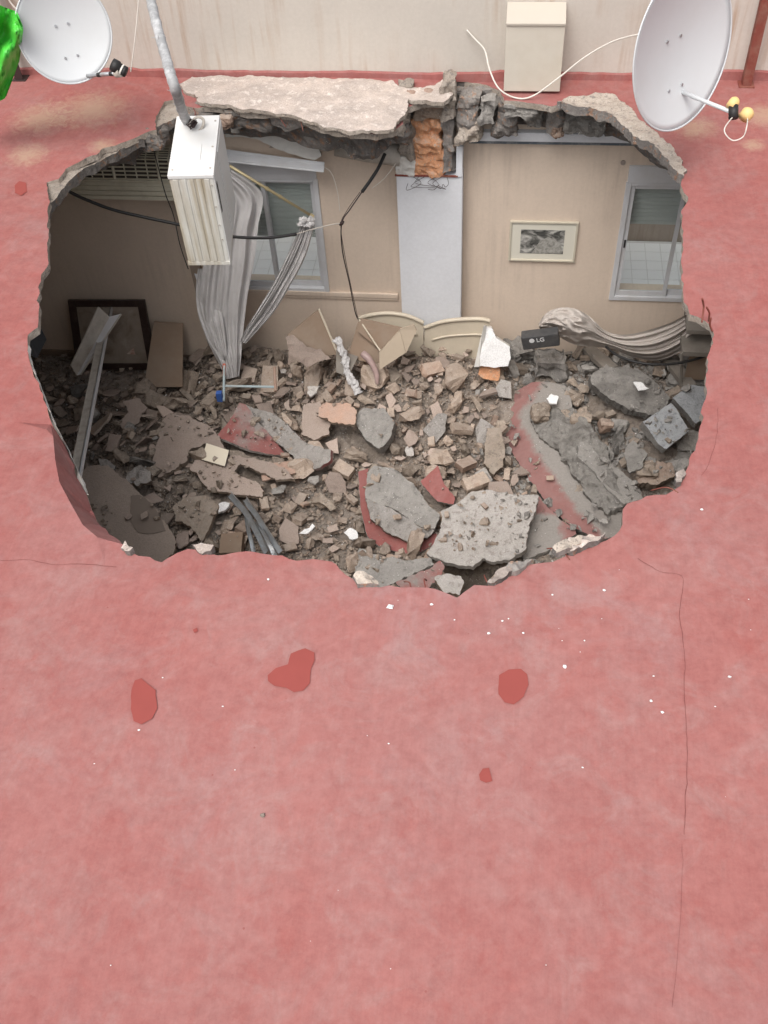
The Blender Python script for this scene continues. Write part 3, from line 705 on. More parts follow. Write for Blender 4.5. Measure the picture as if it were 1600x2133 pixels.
# small plaster nail spot and left-over plaster triangle
c = ony(572, 300, 0); MB().quad((c.x - .05, -.012, c.z - .03), (c.x + .05, -.012, c.z - .03), (c.x + .03, -.012, c.z + .0), (c.x - .0, -.012, c.z + .03), (0, .01, 0)).build('plaster_scrap', M['screed'], bw)
c = ony(1298, 338, 0); MB().tube([c, c - Vector((0, .012, 0))], .022, 9).build('wall_scar', M['screed'], bw)
# grey hanging ceiling plaster above the left window
p0 = ony(570, 300, -.10)
o = pxslab('ceiling_fragment', [(466,262),(520,258),(600,262),(650,265),(668,275),(662,300),(668,325),(655,335),(620,325),(580,312),(540,292),(500,285),(470,285)], p0, (0, -1, .25), .03, [M['ceiling'], M['crust']], None, amp=.008, step=.04)
tag(o, 'cracked slab of ceiling plaster hanging above the left window', 'ceiling fragment')
# grey duct to the right of it
a = ony(700, 300, -.12); c = ony(835, 322, -.12)
tag(MB().tube([a, a.lerp(c, .5) + Vector((0, 0, -.01)), c], [.1, .1, .1], 18).build('air_duct', M['galv_dusty'], None, True), 'grey cylindrical duct in the slab between window and broken column', 'duct')
# plaster column
cxl, cxr = ony(831, 500, -.16).x, ony(962, 500, -.16).x; cz = ony(890, 366, -.16).z
colm = thing('plaster_column', 'white plastered column with its head broken open to orange brick', 'column', ((cxl + cxr) / 2, -.08, FZ))
bm = bmesh.new(); bmesh.ops.create_cube(bm, size=1)
for v in bm.verts: v.co = Vector(((cxl + cxr) / 2 + v.co.x * (cxr - cxl), -.081 + v.co.y * .158, (FZ + cz) / 2 + v.co.z * (cz - FZ)))
bmesh.ops.bevel(bm, geom=bm.edges[:], offset=.006, segments=2, affect='EDGES')
obj('shaft', [v.co.copy() for v in bm.verts], [tuple(v.index for v in f.verts) for f in bm.faces], M['white_wall'], colm); bm.free()
def blob(name, c, size, mat, parent, amp=.02, fr=9, cuts=10, seed=0, rot=None):
    bm = bmesh.new(); bmesh.ops.create_cube(bm, size=1); bmesh.ops.subdivide_edges(bm, edges=bm.edges[:], cuts=cuts, use_grid_fill=True)
    vs = []
    bm.normal_update()
    for v in bm.verts:
        q = v.co.copy(); L = q.length; q = q * (1 - .12 * max(0, L - .6))
        p = Vector((q.x * size[0], q.y * size[1], q.z * size[2]))
        if rot: p = rot @ p
        p = p + Vector(c); nn = v.normal
        p += nn * amp * noise.fractal(Vector((p.x * fr + seed, p.y * fr, p.z * fr)), 1, 2, 4) * 1.6
        vs.append(p)
    fs = [tuple(v.index for v in f.verts) for f in bm.faces]; bm.free()
    return obj(name, vs, fs, M[mat] if isinstance(mat, str) else mat, parent)
def pxblob(name, u0, v0, u1, v1, y, dep, mat, parent, **k):
    a = ony(u0, v1, y); c = ony(u1, v0, y); zc_ = (a.z + c.z) / 2
    if parent is roof: zc_ = min(zc_, -.07 - abs(c.z - a.z) / 2)
    return blob(name, ((a.x + c.x) / 2, y + dep / 2, zc_), (abs(c.x - a.x), dep, abs(c.z - a.z)), mat, parent, **k)
pxblob('brick', 848, 250, 918, 320, -.2, .17, 'orange_hot', colm, amp=.03, fr=11, seed=3)
pxblob('brick', 855, 312, 925, 366, -.17, .15, 'orange_hot', colm, amp=.025, fr=11, seed=9)
pxblob('brick', 848, 196, 922, 226, -.3, .12, 'terracotta', colm, amp=.012, fr=10, seed=5)
pxblob('brick', 862, 224, 925, 250, -.26, .16, 'warm', colm, amp=.02, fr=10, seed=8)
pxblob('mortar_lump', 824, 328, 862, 368, -.18, .15, 'ceiling', colm, amp=.02, seed=12)
pxblob('mortar_lump', 922, 170, 948, 250, -.3, .2, 'crust', colm, amp=.025, seed=2)
pxblob('mortar_lump', 922, 250, 944, 362, -.2, .16, 'core', colm, amp=.025, seed=6)
pxblob('mortar_lump', 832, 180, 856, 330, -.22, .14, 'crust', colm, amp=.03, seed=16)
MB().box((cxl - .01, -.175, cz - .004), (cxr - .04, -.16, cz + .012), bev=.003).build('rusty_edge', M['rust'], colm)
pxblob('plaster_edge', 950, 305, 964, 368, -.17, .15, 'white_wall', colm, amp=.004, seed=1, cuts=3)
b = MB()
for i in range(7):
    x = cxl + .15 + .05 * i; y = -.18
    pts = [Vector((x, y, cz)), Vector((x + U(-.08, .08), y - .02, cz - .05)), Vector((x + U(-.14, .14), y - .03, cz - U(.06, .13))), Vector((x + U(-.1, .2), y - .02, cz - U(.04, .12)))]
    b.tube(cat_rom(pts, 4), .0022, 5)
b.build('loose_wire', M['dark_post'], colm)
# lumps of concrete in the broken slab face to the right, parts of the roof deck
for k, (u0, v0, u1, v1, y, dep, mt) in enumerate([(950,165,1045,205,-.10,.1,'core'),(955,205,1000,262,-.22,.15,'core'),(1000,210,1030,255,-.26,.12,'grey'),(1030,215,1085,285,-.26,.15,'core'),(1052,200,1120,222,-.34,.2,'grey'),(1095,215,1135,270,-.2,.15,'grey'),(1140,225,1175,275,-.2,.15,'core'),(1175,228,1262,282,-.3,.16,'grey'),(1262,230,1330,285,-.15,.13,'core'),(950,258,1000,300,-.25,.2,'crust'),(1150,268,1172,285,-.25,.06,'orange'),
        (478,222,560,255,-.52,.25,'core'),(560,232,640,262,-.5,.25,'core'),(640,250,700,280,-.45,.25,'grey'),(700,262,790,285,-.5,.3,'crust'),(780,268,845,305,-.42,.28,'core'),(380,222,440,250,-.55,.25,'core'),(770,215,840,262,-.5,.2,'crust'),(250,285,330,310,-.9,.2,'core')]):
    pxblob('slab_fragment', u0, v0, u1, v1, y, dep, mt, roof, amp=.035, fr=8, seed=k * 3.3, cuts=9)
pxblob('clay_fragment', 456, 240, 478, 262, -.6, .07, 'orange', roof, amp=.015, fr=14, seed=3, cuts=5)

# windows
def window(W_, label, left):
    x0, x1, z0, z1 = W_; y0 = .0; fr = .035
    t_ = thing('window', label, 'window', ((x0 + x1) / 2, .05, z0))
    zb = z1 - .16                                   # shutter box above
    MB().box((x0 - .005, -.025, zb), (x1 + .005, .2, z1), bev=.006).build('shutter_box', M['alu'], t_)
    b = MB(); b.box((x0 - .012, -.02, z0 - .012), (x0 + fr, .07, zb - .001), bev=.004); b.box((x1 - fr, -.02, z0 - .012), (x1 + .012, .07, zb - .001), bev=.004)
    b.box((x0 + fr + .001, -.018, z0 - .012), (x1 - fr - .001, .07, z0 + fr), bev=.004); b.box((x0 + fr + .001, -.02, zb - .03), (x1 - fr - .001, .07, zb - .002), bev=.004); b.build('frame', M['alu'], t_)
    MB().box((x0 + fr, -.012, z0 + .012), (x1 - fr, -.002 + .004, z0 + .03)).build('track', M['tile_white'], t_)
    mid = (x0 + x1) / 2; sw = .038
    for (a, c, y) in ((x0 + fr, mid + sw / 2, .012), (mid - sw / 2, x1 - fr, .042)):
        s = MB(); a2, c2_ = a + .003, c - .003; zz0, zz1 = z0 + fr + .003, zb - .033
        s.box((a2, y - .011, zz0), (a2 + sw, y + .011, zz1), bev=.003); s.box((c2_ - sw, y - .011, zz0), (c2_, y + .011, zz1), bev=.003)
        s.box((a2 + sw + .001, y - .010, zz0), (c2_ - sw - .001, y + .010, zz0 + .055), bev=.003); s.box((a2 + sw + .001, y - .010, zz1 - .04), (c2_ - sw - .001, y + .010, zz1), bev=.003)
        so_ = s.build('sash', M['alu'], t_)
        MB().box((a2 + sw, y - .002, zz0 + .055), (c2_ - sw, y + .002, zz1 - .04)).build('pane', M['glass'], so_)
        MB().box((a2 + .012, y - .022, (zz0 + zz1) / 2 - .05), (a2 + .028, y - .011, (zz0 + zz1) / 2 + .03), bev=.002).build('latch', M['black'], so_)
    # roller shutter, half lowered outside the panes
    zc = zb - .055; zend = zc - (.62 if left else .42); i = 0
    first = None
    while zc > zend:
        if first is None:
            sl = MB(); sl.box((x0 + .02, .10, zc - .037), (x1 - .02, .113, zc), bev=.0045); first = sl.build('slat', M['shutter'], t_)
        else:
            c_ = first.copy(); COL.objects.link(c_); c_.location = first.location + Vector((0, 0, -.04 * i)); 
        zc -= .04; i += 1
    return t_
window(WL, 'white sliding window behind the fallen curtain, left of the white column', True)
window(WR, 'white sliding window at the right edge of the hole, beside the small picture', False)
# what stands outside the windows
ow = thing('tiled_ledge', 'white tiled ledge outside, seen through the lower window panes', 'ledge', (-.5, .8, FZ))
MB().box((-6, .27, FZ), (4, 1.42, -2.506)).build('ledge_body', plain('pale_grout', (.6, .6, .59), .9, .1), ow)
first = None
for xi in range(-20, 24):
    for yi in range(6):
        x = xi * .16 - .3; y = .42 + yi * .16
        if not (-3.2 < x < -.9 or .8 < x < 2.6): continue
        if first is None: first = MB().box((x, y, -2.509), (x + .155, y + .155, -2.5), bev=.002).build('tile', M['tile_white'], ow); fx, fy_ = x, y
        else:
            c_ = first.copy(); COL.objects.link(c_); c_.location = first.location + Vector((x - fx, y - fy_, 0))
t_ = MB().box((-7, 1.43, FZ), (5, 1.6, -1.1)).build('outer_wall', M['ext_wall']); tag(t_, 'weathered brown outer wall behind the window panes', 'wall')
tag(MB().box((-9, .26, FZ - .1), (7, 3.5, FZ)).build('yard_ground', M['ext_wall']), kind='structure')

# pictures
a = ony(1063, 460, -.02); c = ony(1199, 546, -.02); a2 = ony(1204, 460, -.02)
t_ = thing('framed_photograph', 'small pale framed black and white landscape on the beige wall right of the column', 'picture', ((a.x + c.x) / 2, -.01, c.z))
x0, x1, z1, z0 = a.x, (a2.x + c.x) / 2, a.z, c.z; fw = .018
b = MB(); b.box((x0, -.03, z0), (x0 + fw, -.002, z1), bev=.003); b.box((x1 - fw, -.03, z0), (x1, -.002, z1), bev=.003); b.box((x0 + fw, -.029, z0), (x1 - fw, -.002, z0 + fw), bev=.003); b.box((x0 + fw, -.029, z1 - fw), (x1 - fw, -.002, z1), bev=.003); b.build('frame', plain('pale_frame', (.55, .5, .4), .5, .4), t_)
MB().box((x0 + fw, -.016, z0 + fw), (x1 - fw, -.004, z1 - fw)).build('mount', plain('cream_mount', (.66, .63, .54), .8, .2, .03, 3), t_)
px0, px1, pz0, pz1 = x0 + .105, x1 - .115, z0 + .085, z1 - .09
vs = []; fs = []
MB().box((px0, -.019, pz0), (px1, -.0165, pz1)).build('print', photo('grey_landscape_print', [(.03, .03, .03), (.12, .12, .11), (.34, .33, .31), (.55, .54, .5)], 9, (1, 1, 1.6)), t_)
pth = MB(); cz_ = pz0 + .004
pth.add([(px0 + (px1 - px0) * q[0], -.0205, pz0 + (pz1 - pz0) * q[1]) for q in ((.28, .02), (.97, .02), (.95, .35), (.8, .62), (.62, .72), (.45, .55))], [(0, 1, 2, 3, 4, 5)])
pth.build('printed_hill', photo('grey_hill_print', [(.2, .2, .18), (.34, .33, .30), (.42, .41, .38)], 25), t_)

bl, br, tl, tr = onz(160, 770, -3.12), onz(327, 770, -3.12), None, None
yb = (bl.y + br.y) / 2; tl = ony(141, 626, yb + .17); tr = ony(301, 626, yb + .17)
t_ = thing('framed_picture', 'large dark wood framed picture leaning on the back wall at far left', 'picture', (bl + br) / 2)
def lerp4(s, t): return (bl.lerp(br, s)).lerp(tl.lerp(tr, s), t)
nrm = (br - bl).cross(tl - bl).normalized()
if nrm.y > 0: nrm = -nrm
for (s0, s1_, t0, t1_, e) in ((0, .1, 0, 1, 0), (.9, 1, 0, 1, 0), (.1, .9, 0, .09, .002), (.1, .9, .91, 1, .002)):
    MB().quad(lerp4(s0, t0) - nrm * e, lerp4(s1_, t0) - nrm * e, lerp4(s1_, t1_) - nrm * e, lerp4(s0, t1_) - nrm * e, -nrm * .03).build('frame_side', M['frame_dark'], t_)
MB().quad(lerp4(.1, .09) - nrm * .012, lerp4(.9, .09) - nrm * .012, lerp4(.9, .91) - nrm * .012, lerp4(.1, .91) - nrm * .012, -nrm * .01).build('canvas', photo('faded_brown_print', [(.2, .16, .13), (.3, .25, .2), (.34, .28, .23), (.4, .34, .29)], 4), t_)
MB().quad(lerp4(.38, .25) - nrm * .010, lerp4(.76, .22) - nrm * .010, lerp4(.72, .6) - nrm * .010, lerp4(.5, .72) - nrm * .010, -nrm * .001).build('pale_figure', photo('reddish_sketch_print', [(.3, .18, .15), (.5, .3, .24), (.55, .44, .38), (.7, .66, .6)], 12), t_)
# board leaning right of it
P = [ony(333, 803, -.55), ony(381, 803, -.55), ony(381, 676, -.12), ony(320, 672, -.12)]
P[0] = onz(300, 806, -3.0); P[1] = onz(380, 806, -3.0)
tag(MB().quad(*P, (0, .025, 0)).build('leaning_board', M['board_dark'], None), 'brown board leaning on the wall right of the dark picture frame', 'board')
tag(MB().quad(onz(55,700,-2.7), onz(78,745,-2.9), onz(70,745,-2.9), onz(48,705,-2.7), (0, .3, .0)).build('chair_back', plain('blue_grey_plastic', (.16, .17, .19), .5, .4), None), 'blue grey rounded edge of furniture at the far left of the hole', 'furniture')

# indoor air conditioner
yf = -.24; a = ony(150, 326, yf); c = ony(372, 420, yf); zm = ony(250, 375, yf).z
x0, x1, zt, zbm = ony(138, 380, yf).x, a.x + 1.12, a.z, c.z
t_ = thing('indoor_air_conditioner', 'yellowed indoor air conditioner with barred grille high on the back wall at left', 'air conditioner', ((x0 + x1) / 2, -.1, zbm))
b = MB(); prof = [(-.002, zt + .02), (-.10, zt + .02), (yf + .03, zt - .03), (yf, zm + .02), (yf, zm - .01), (yf - .012, zm - .05), (yf - .005, zbm + .05), (yf + .06, zbm + .005), (-.002, zbm)]
vs = [(x0, y, z) for y, z in prof] + [(x1, y, z) for y, z in prof]; k = len(prof)
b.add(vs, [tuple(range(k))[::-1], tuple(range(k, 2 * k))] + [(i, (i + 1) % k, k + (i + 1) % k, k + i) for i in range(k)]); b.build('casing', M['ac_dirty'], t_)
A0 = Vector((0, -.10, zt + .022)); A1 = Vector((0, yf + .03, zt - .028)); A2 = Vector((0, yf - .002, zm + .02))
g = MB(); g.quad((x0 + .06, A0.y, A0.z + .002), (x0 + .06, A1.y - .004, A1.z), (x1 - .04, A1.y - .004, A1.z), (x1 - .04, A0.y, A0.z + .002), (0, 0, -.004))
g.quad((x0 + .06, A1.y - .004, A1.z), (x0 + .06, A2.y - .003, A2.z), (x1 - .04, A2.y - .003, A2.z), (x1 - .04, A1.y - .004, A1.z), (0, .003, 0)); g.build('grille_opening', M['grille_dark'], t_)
for i in range(11):
    f = i / 10
    p = A0.lerp(A1, f * 2) if f < .5 else A1.lerp(A2, f * 2 - 1)
    MB().box((x0 + .05, p.y - .012, p.z - .006), (x1 - .03, p.y - .004, p.z + .006)).build('grille_bar', M['ac_dirty'], t_)
for i in range(12):
    x = x0 + .06 + (x1 - x0 - .1) * i / 11; wv = .013 if i % 4 else .03
    b = MB(); b.tube([(x, A0.y - .004, A0.z + .004), (x, A1.y - .009, A1.z + .003), (x, A2.y - .009, A2.z)], wv * .5, 5); b.build('grille_divider', M['ac_dirty'], t_)
MB().box((x0 + .03, yf - .022, zm - .012), (x1 - .03, yf - .006, zm + .012), bev=.004).build('front_lip', M['ac_dirty'], t_)
for i in range(3):
    z = zm - .05 - i * (zm - zbm - .06) / 3
    MB().quad((x0 + .05, yf - .02, z), (x1 - .05, yf - .02, z), (x1 - .05, yf - .026, z - .035), (x0 + .05, yf - .026, z - .035), (0, .006, 0)).build('flap', M['ac_dirty'], t_)

# ---------------------------------------------------------------- hanging things
# outdoor unit: plumb box, turned so that it shows its narrow side and its right face
yfu = -2.05
fl = ony(350, 365, yfu); fz = fl.z; frt = onz(443, 363, fz); bk = onz(363, 240, fz); bkr = onz(456, 240, fz)
zb_ = (ony(390, 548, yfu).z + ony(473, 550, yfu).z) / 2
ux = (frt - fl); ux.z = 0; Lx = ux.length; ux.normalize(); uy = Vector((-ux.y, ux.x, 0)); Ly = min(.85, (bkr - frt).length); ht = fz - zb_
print('outdoor unit', Lx, Ly, ht)
uyd = (bkr - frt); uyd.z = 0; uyd.normalize()
t_ = thing('outdoor_air_conditioner', 'white outdoor air conditioner unit dangling over the hole from a taped pipe', 'air conditioner', fl - Vector((0, 0, ht)))
MX = Matrix((( ux.x, uyd.x, 0, fl.x), (ux.y, uyd.y, 0, fl.y), (0, 0, 1, fz), (0, 0, 0, 1)))
MB().box((0, .0, -ht), (Lx, Ly, -.012), MX, bev=.008).build('body', M['ac_side'], t_)
MB().box((-.006, -.006, -.030), (Lx + .006, Ly + .006, 0), MX, bev=.006).build('top_cover', M['ac_white'], t_)
MB().box((Lx - .001, .004, -ht + .01), (Lx + .006, Ly * .42, -.031), MX, bev=.003).build('service_panel', M['ac_white'], t_)
MB().box((Lx - .001, Ly * .43, -ht + .01), (Lx + .011, Ly - .004, -.031), MX, bev=.003).build('front_panel', M['ac_white'], t_)
MB().box((Lx + .0061, Ly * .06, -.33), (Lx + .009, Ly * .1, -.1), MX).build('handle_slot', M['grille_dark'], t_)
for i in range(5):
    MB().box((Lx * (.08 + .175 * i), -.006, -ht + .015), (Lx * (.08 + .175 * i) + .035, .001, -.035), MX, bev=.002).build('side_rib', M['ac_side'], t_)
for (x, y, z) in ((Lx * .93, Ly * .1, 0), (Lx * .93, Ly * .45, 0), (Lx * .93, Ly * .9, 0), (Lx * .08, Ly * .08, 0)):
    p = MX @ Vector((x, y, z)); MB().tube([p, p + Vector((0, 0, .004))], .008, 8).build('screw', M['galv_dusty'], t_)
for z in (-.08, -.25, -.4, -.52):
    p = MX @ Vector((Lx * .93, -.006, z)); q = p - uyd * .004; MB().tube([p, q], .006, 8).build('screw', M['galv_dusty'], t_)
MB().box((Lx * .33, Ly * .22, -.001), (Lx * .68, Ly * .5, .004), MX, bev=.003).build('top_recess', M['ac_white'], t_)
MB().box((-.004, -.004, -ht - .02), (Lx + .004, Ly + .004, -ht + .012), MX, bev=.004).build('base_pan', M['ac_side'], t_)
pe = MX @ Vector((Lx * .42, Ly * .80, 0))
# taped pipe carrying it
e0 = ony(300, -70, -.35); p1 = ony(338, 90, -.85)
dA = (pe - CAM).length
P = cat_rom([e0, CAM + ray(320, 25) * (8.0), CAM + ray(347, 125) * 7.55, CAM + ray(365, 185) * 7.2, CAM + ray(386, 246) * ((pe - CAM).length), pe], 10)
rr = [.034 + .002 * N(i * 1.7, 0, 0) + (.0025 if i % 3 == 0 else 0) - (.012 if i > len(P) - 6 else 0) for i in range(len(P))]
pp = thing('taped_pipe', 'thick grey tape wrapped pipe coming down from the top to the dangling unit', 'pipe', P[-1])
rough(MB().tube(cat_rom(P, 2), [rr[min(len(rr) - 1, i // 2)] for i in range(2 * len(P) - 1)], 16).build('wrapped_hose', M['insul'], pp, True), .003, 30)
b = MB()
for i in range(26):
    j = random.randint(2, len(P) - 8); p = P[j]; d = Vector((U(-1, 1), U(-1, 0), U(-1, 1))).normalized()
    b.tube([p + d * .03, p + d * .045 + Vector((U(-.02, .02), 0, U(-.03, .03)))], [.004, .001], 5)
b.build('tape_flap', M['insul'], pp)
hk = cat_rom([CAM + ray(392, 262) * (dA - .02), CAM + ray(410, 244) * (dA - .03), CAM + ray(424, 250) * (dA - .03), CAM + ray(420, 268) * (dA - .04), CAM + ray(404, 280) * (dA - .05), CAM + ray(397, 288) * (dA - .05)], 6)
MB().tube(hk, .011, 8).build('bent_hook', M['galv_dusty'], pp, True)
b = MB()
for i in range(10):
    a = pe + Vector((U(-.03, .03), U(-.05, .03), .02)); b.tube(cat_rom([a, a + Vector((U(-.05, .05), U(-.05, .05), U(.0, .05))), a + Vector((U(-.06, .06), U(-.06, .02), U(0, .02)))], 4), .005, 5)
b.build('wire_knot', M['dark_post'], pp)

# cables inside the room
wire('power_cable', 'thick black cable sagging from the left edge of the hole behind the dangling unit', 'cable', [(132,388,-1.2),(150,402,-1.1),(190,420,-1.0),(240,438,-.95),(300,452,-.9),(370,467,-.85),(430,482,-.8),(485,493,-.75),(560,495,-.7),(618,487,-.65)], .014, 'black')
wire('twisted_wire', 'thin pale wire going from the black cable end to the knot between window and column', 'wire', [(615,488,-.65),(650,478,-.6),(690,468,-.55),(712,465,-.55)], .005, 'galv_dusty')
wire('power_cable', 'short thick black cable hanging from the duct left of the column', 'cable', [(802,320,-.3),(788,350,-.33),(772,375,-.38),(754,400,-.42)], .015, 'black')
wire('twisted_wire', 'dark wire dropping from the short black cable down to the rubble', 'wire', [(754,400,-.42),(730,435,-.5),(712,465,-.55),(713,520,-.5),(728,590,-.45),(740,650,-.4),(748,668,-.4)], .0055, 'dark_post')
wire('twisted_wire', 'second strand of dark wire beside the one dropping left of the column', 'wire', [(750,400,-.42),(722,440,-.5),(710,470,-.56),(718,530,-.5),(732,600,-.45),(745,660,-.4)], .003, 'dark_post')
wire('twisted_wire', 'thin black wire in front of the indoor air conditioner grille', 'wire', [(318,305,-.6),(330,350,-.6),(345,405,-.6),(362,450,-.6),(375,510,-.6),(392,560,-.55)], .0045, 'black')
wire('twisted_wire', 'fine white thread hanging right of the left window', 'wire', [(668,345,-.2),(690,360,-.2),(703,400,-.2),(708,440,-.2)], .003, 'cable_white')
wire('twisted_wire', 'white loose wire curling from the broken slab beside the column', 'wire', [(825,340,-.3),(800,372,-.3),(775,392,-.3)], .003, 'cable_white')
b = ony(712, 465, -.55); tag(MB().tube([b - Vector((.02, 0, .02)), b, b + Vector((.02, .0, .02))], [.008, .018, .008], 8).build('wire_knot', M['dark_post'], None, True), 'dark knot where the thin wires cross left of the column', 'wire knot')
# dangling aluminium strip above left window
a = ony(470, 322, -.12); c = ony(676, 347, -.2)
tag(MB().quad(a, c, c + Vector((0, -.06, -.02)), a + Vector((0, -.06, -.035)), (0, .004, .012)).quad(a + Vector((0, 0, .0)), c, c + Vector((0, .01, .035)), a + Vector((0, .01, .045)), (0, .004, 0)).build('metal_strip', M['alu'], None), 'slanting white metal strip hanging just above the left window', 'metal strip')
# curtain rod and curtains
a = ony(478, 345, -.35); c = ony(648, 449, -.22)
t_ = thing('curtain_rod', 'broken brass curtain rod slanting across the left window', 'curtain rod', c)
MB().tube([a, a.lerp(c, .4), c], .013, 10).build('rod', M['rod'], t_, True)
MB().tube([c + Vector((-.01, 0, .01)), c + Vector((.02, 0, -.015))], .02, 10).build('end_cap', M['rod'], t_)
MB().tube([a.lerp(c, .44), a.lerp(c, .46)], .018, 10).tube([a.lerp(c, .6), a.lerp(c, .62)], .018, 10).build('ring', M['rod'], t_)
def sheet(rows, y0, ny, folds, amp, mat, name, label, cat, seed=0, yfun=None):
    """cloth hung between a left and a right edge given down its height; pleats along its width"""
    L = cat_rom([Vector((r[0], r[1], r[4] if len(r) > 4 else y0)) for r in rows], 8); Rr = cat_rom([Vector((r[2], r[3], r[4] if len(r) > 4 else y0)) for r in rows], 8)
    nx = 60; vs = []; fs = []
    for i, (l, r) in enumerate(zip(L, Rr)):
        tt = i / (len(L) - 1)
        wd = (r - l).length
        for j in range(nx):
            s_ = j / (nx - 1); p = l.lerp(r, s_)
            ph = folds * s_ * 6.283 + 1.2 * N(s_ * 2, tt * 2, seed) + seed
            y = p.z + amp * (math.sin(ph) * .6 + .4 * math.sin(ph * 2.3 + 1)) * (.5 + .5 * abs(N(s_ * 3, tt * 1.5, seed + 4)) * 2) + .03 * fbm(s_ * 3, tt * 4, seed + 9, 3)
            vs.append(ony(p.x, p.y, y))
    m_ = len(L)
    for i in range(m_ - 1):
        for j in range(nx - 1): fs.append((i * nx + j, i * nx + j + 1, (i + 1) * nx + j + 1, (i + 1) * nx + j))
    k = len(vs); vs2 = vs + [v + Vector((0, .004, 0)) for v in vs]
    return tag(obj(name, vs2, fs + [tuple(i + k for i in f[::-1]) for f in fs], M[mat], None, True), label, cat)
sheet([(440,395,482,355,-.38),(436,450,545,402,-.34),(428,520,538,470,-.34),(418,600,530,540,-.35),(418,660,515,620,-.38),(432,710,506,700,-.42),(455,755,502,745,-.5),(472,790,498,784,-.55)], -.4, 0, 3.1, .03, 'curtain', 'curtain', 'grey white curtain falling straight down behind the dangling unit', 'curtain', 2)
sheet([(412,560,450,560,-.3),(408,610,452,600,-.32),(414,660,462,650,-.38),(432,705,470,705,-.45),(455,745,474,750,-.5)], -.3, 0, 3, .02, 'curtain', 'curtain', 'darker fold of curtain at the left side of the hanging one', 'curtain', 12)
sheet([(630,456,656,458,-.24),(622,480,650,490,-.26),(600,528,634,540,-.3),(570,590,604,596,-.34),(540,640,572,648,-.38),(512,685,536,690,-.42),(500,712,512,716,-.46)], -.3, 0, 3.2, .03, 'curtain', 'curtain', 'gathered grey curtain stretched diagonally from the rod end across the left window', 'curtain', 5)
blob('x', (0, 0, 0), (.01, .01, .01), 'pale', None) if False else None
c = ony(638, 462, -.27); tag(blob('torn_cloth', c, (.10, .06, .06), 'curtain', None, amp=.03, fr=25, seed=4), 'torn white rag bunched at the end of the brass rod', 'cloth')

# ---------------------------------------------------------------- debris heap
def heap(x, y):
    z = -2.95 + .10 * fbm(x * .9, y * .9, 1, 3) + .05 * fbm(x * 3.2, y * 3.2, 2, 4)
    z += .22 * math.exp(-((x + 1.1) / .9) ** 2 - ((y + .9) / .6) ** 2)
    z += .15 * math.exp(-((x + 3) / .8) ** 2 - ((y + 1.9) / .7) ** 2)
    z -= .14 * max(0, min(1, (-3.0 - x) / .4)) * max(0, min(1, (y + 1.3) / .5))
    z += .21 * math.exp(-((x - .1) / 1.35) ** 4 - ((y + .35) / .55) ** 2) + .10 * math.exp(-((x - 1.5) / .9) ** 2 - ((y + .5) / .5) ** 2)
    if x < -3.6: z -= .2 * min(1, (-3.6 - x) / .8) * (1 if y > -1.6 else .4)
    z += .12 * max(0, min(1, (x - .9)))
    v = onz(975, 1190, -2.9); dv = math.exp(-((x - v.x) / .17) ** 4 - ((y - v.y) / .13) ** 4)
    return max(z - .05 - .9 * dv, FZ + .004 - .65 * dv)
vs = []; fs = []; NX, NY = 300, 150; X0, X1, Y0, Y1 = -5.9, 2.9, -4.6, -.03
for j in range(NY):
    for i in range(NX):
        x = X0 + (X1 - X0) * i / (NX - 1); y = Y0 + (Y1 - Y0) * j / (NY - 1)
        z = heap(x, y) + .022 * fbm(x * 14, y * 14, 3, 4) + .02 * abs(N(x * 25, y * 25, 5))
        vs.append((x, y, z))
for j in range(NY - 1):
    for i in range(NX - 1): a = j * NX + i; fs.append((a, a + 1, a + NX + 1, a + NX))
hp = tag(obj('debris_heap', vs, fs, M['heap']), 'heap of brown and grey broken masonry and dust filling the room', kind='stuff')

HERO = []; HPL = {}
def heapn(x, y):
    e = .25; return Vector((-(heap(x + e, y) - heap(x - e, y)) / (2 * e), -(heap(x, y + e) - heap(x, y - e)) / (2 * e), 1))
def slab(name, label, cat, px, mats, off=.08, tilt=(0, 0), thick=.05, amp=.014, jit=.02, bend=None, step=.045, fr=5, block=True, group=None, smooth=False, dustf=None):
    u = sum(p[0] for p in px) / len(px); w = sum(p[1] for p in px) / len(px)
    p = onz(u, w, -2.85)
    p = onz(u, w, heap(p.x, p.y) + off)
    nrm = Vector((tilt[0], tilt[1], 1))
    if block: 
        HERO.append([onp(a, b_, p, nrm.normalized()).to_2d() for a, b_ in px]); HPL.update({len(HERO) - 1: (p, nrm.normalized())} if thick > .025 else {})
    ms = [M[m_] if isinstance(m_, str) else m_ for m_ in (mats if isinstance(mats, tuple) else (mats, mats))]
    return tag(pxslab(name, px, p, nrm, thick, ms, None, .03, jit, step, amp, fr, bend, .3, smooth, None, dustf), label, cat, group)
def XL(w):
    P = [(790, 1085), (830, 1060), (870, 1030), (930, 1062), (1010, 1115), (1065, 1155), (1120, 1215)]
    for (a, b), (c, d) in zip(P, P[1:]):
        if w <= c: return b + (d - b) * max(0, (w - a)) / (c - a)
    return 1215
slab('roof_slab', 'big curved piece of red painted roof at right, half covered in grey dust', 'roof slab', [(1022,868),(1050,832),(1085,806),(1110,798),(1150,800),(1185,812),(1200,870),(1235,930),(1265,985),(1292,1030),(1300,1065),(1290,1100),(1255,1118),(1225,1112),(1190,1098),(1150,1065),(1118,1020),(1085,975),(1062,930),(1048,890)], ('red_dust2', 'grey'), .17, (-.25, -.15), .08, .012, .012, lambda a, b: -.16 * a * a + .03, dustf=lambda u, w: max(.08, min(1, (u - XL(w) - 30) / 45)))
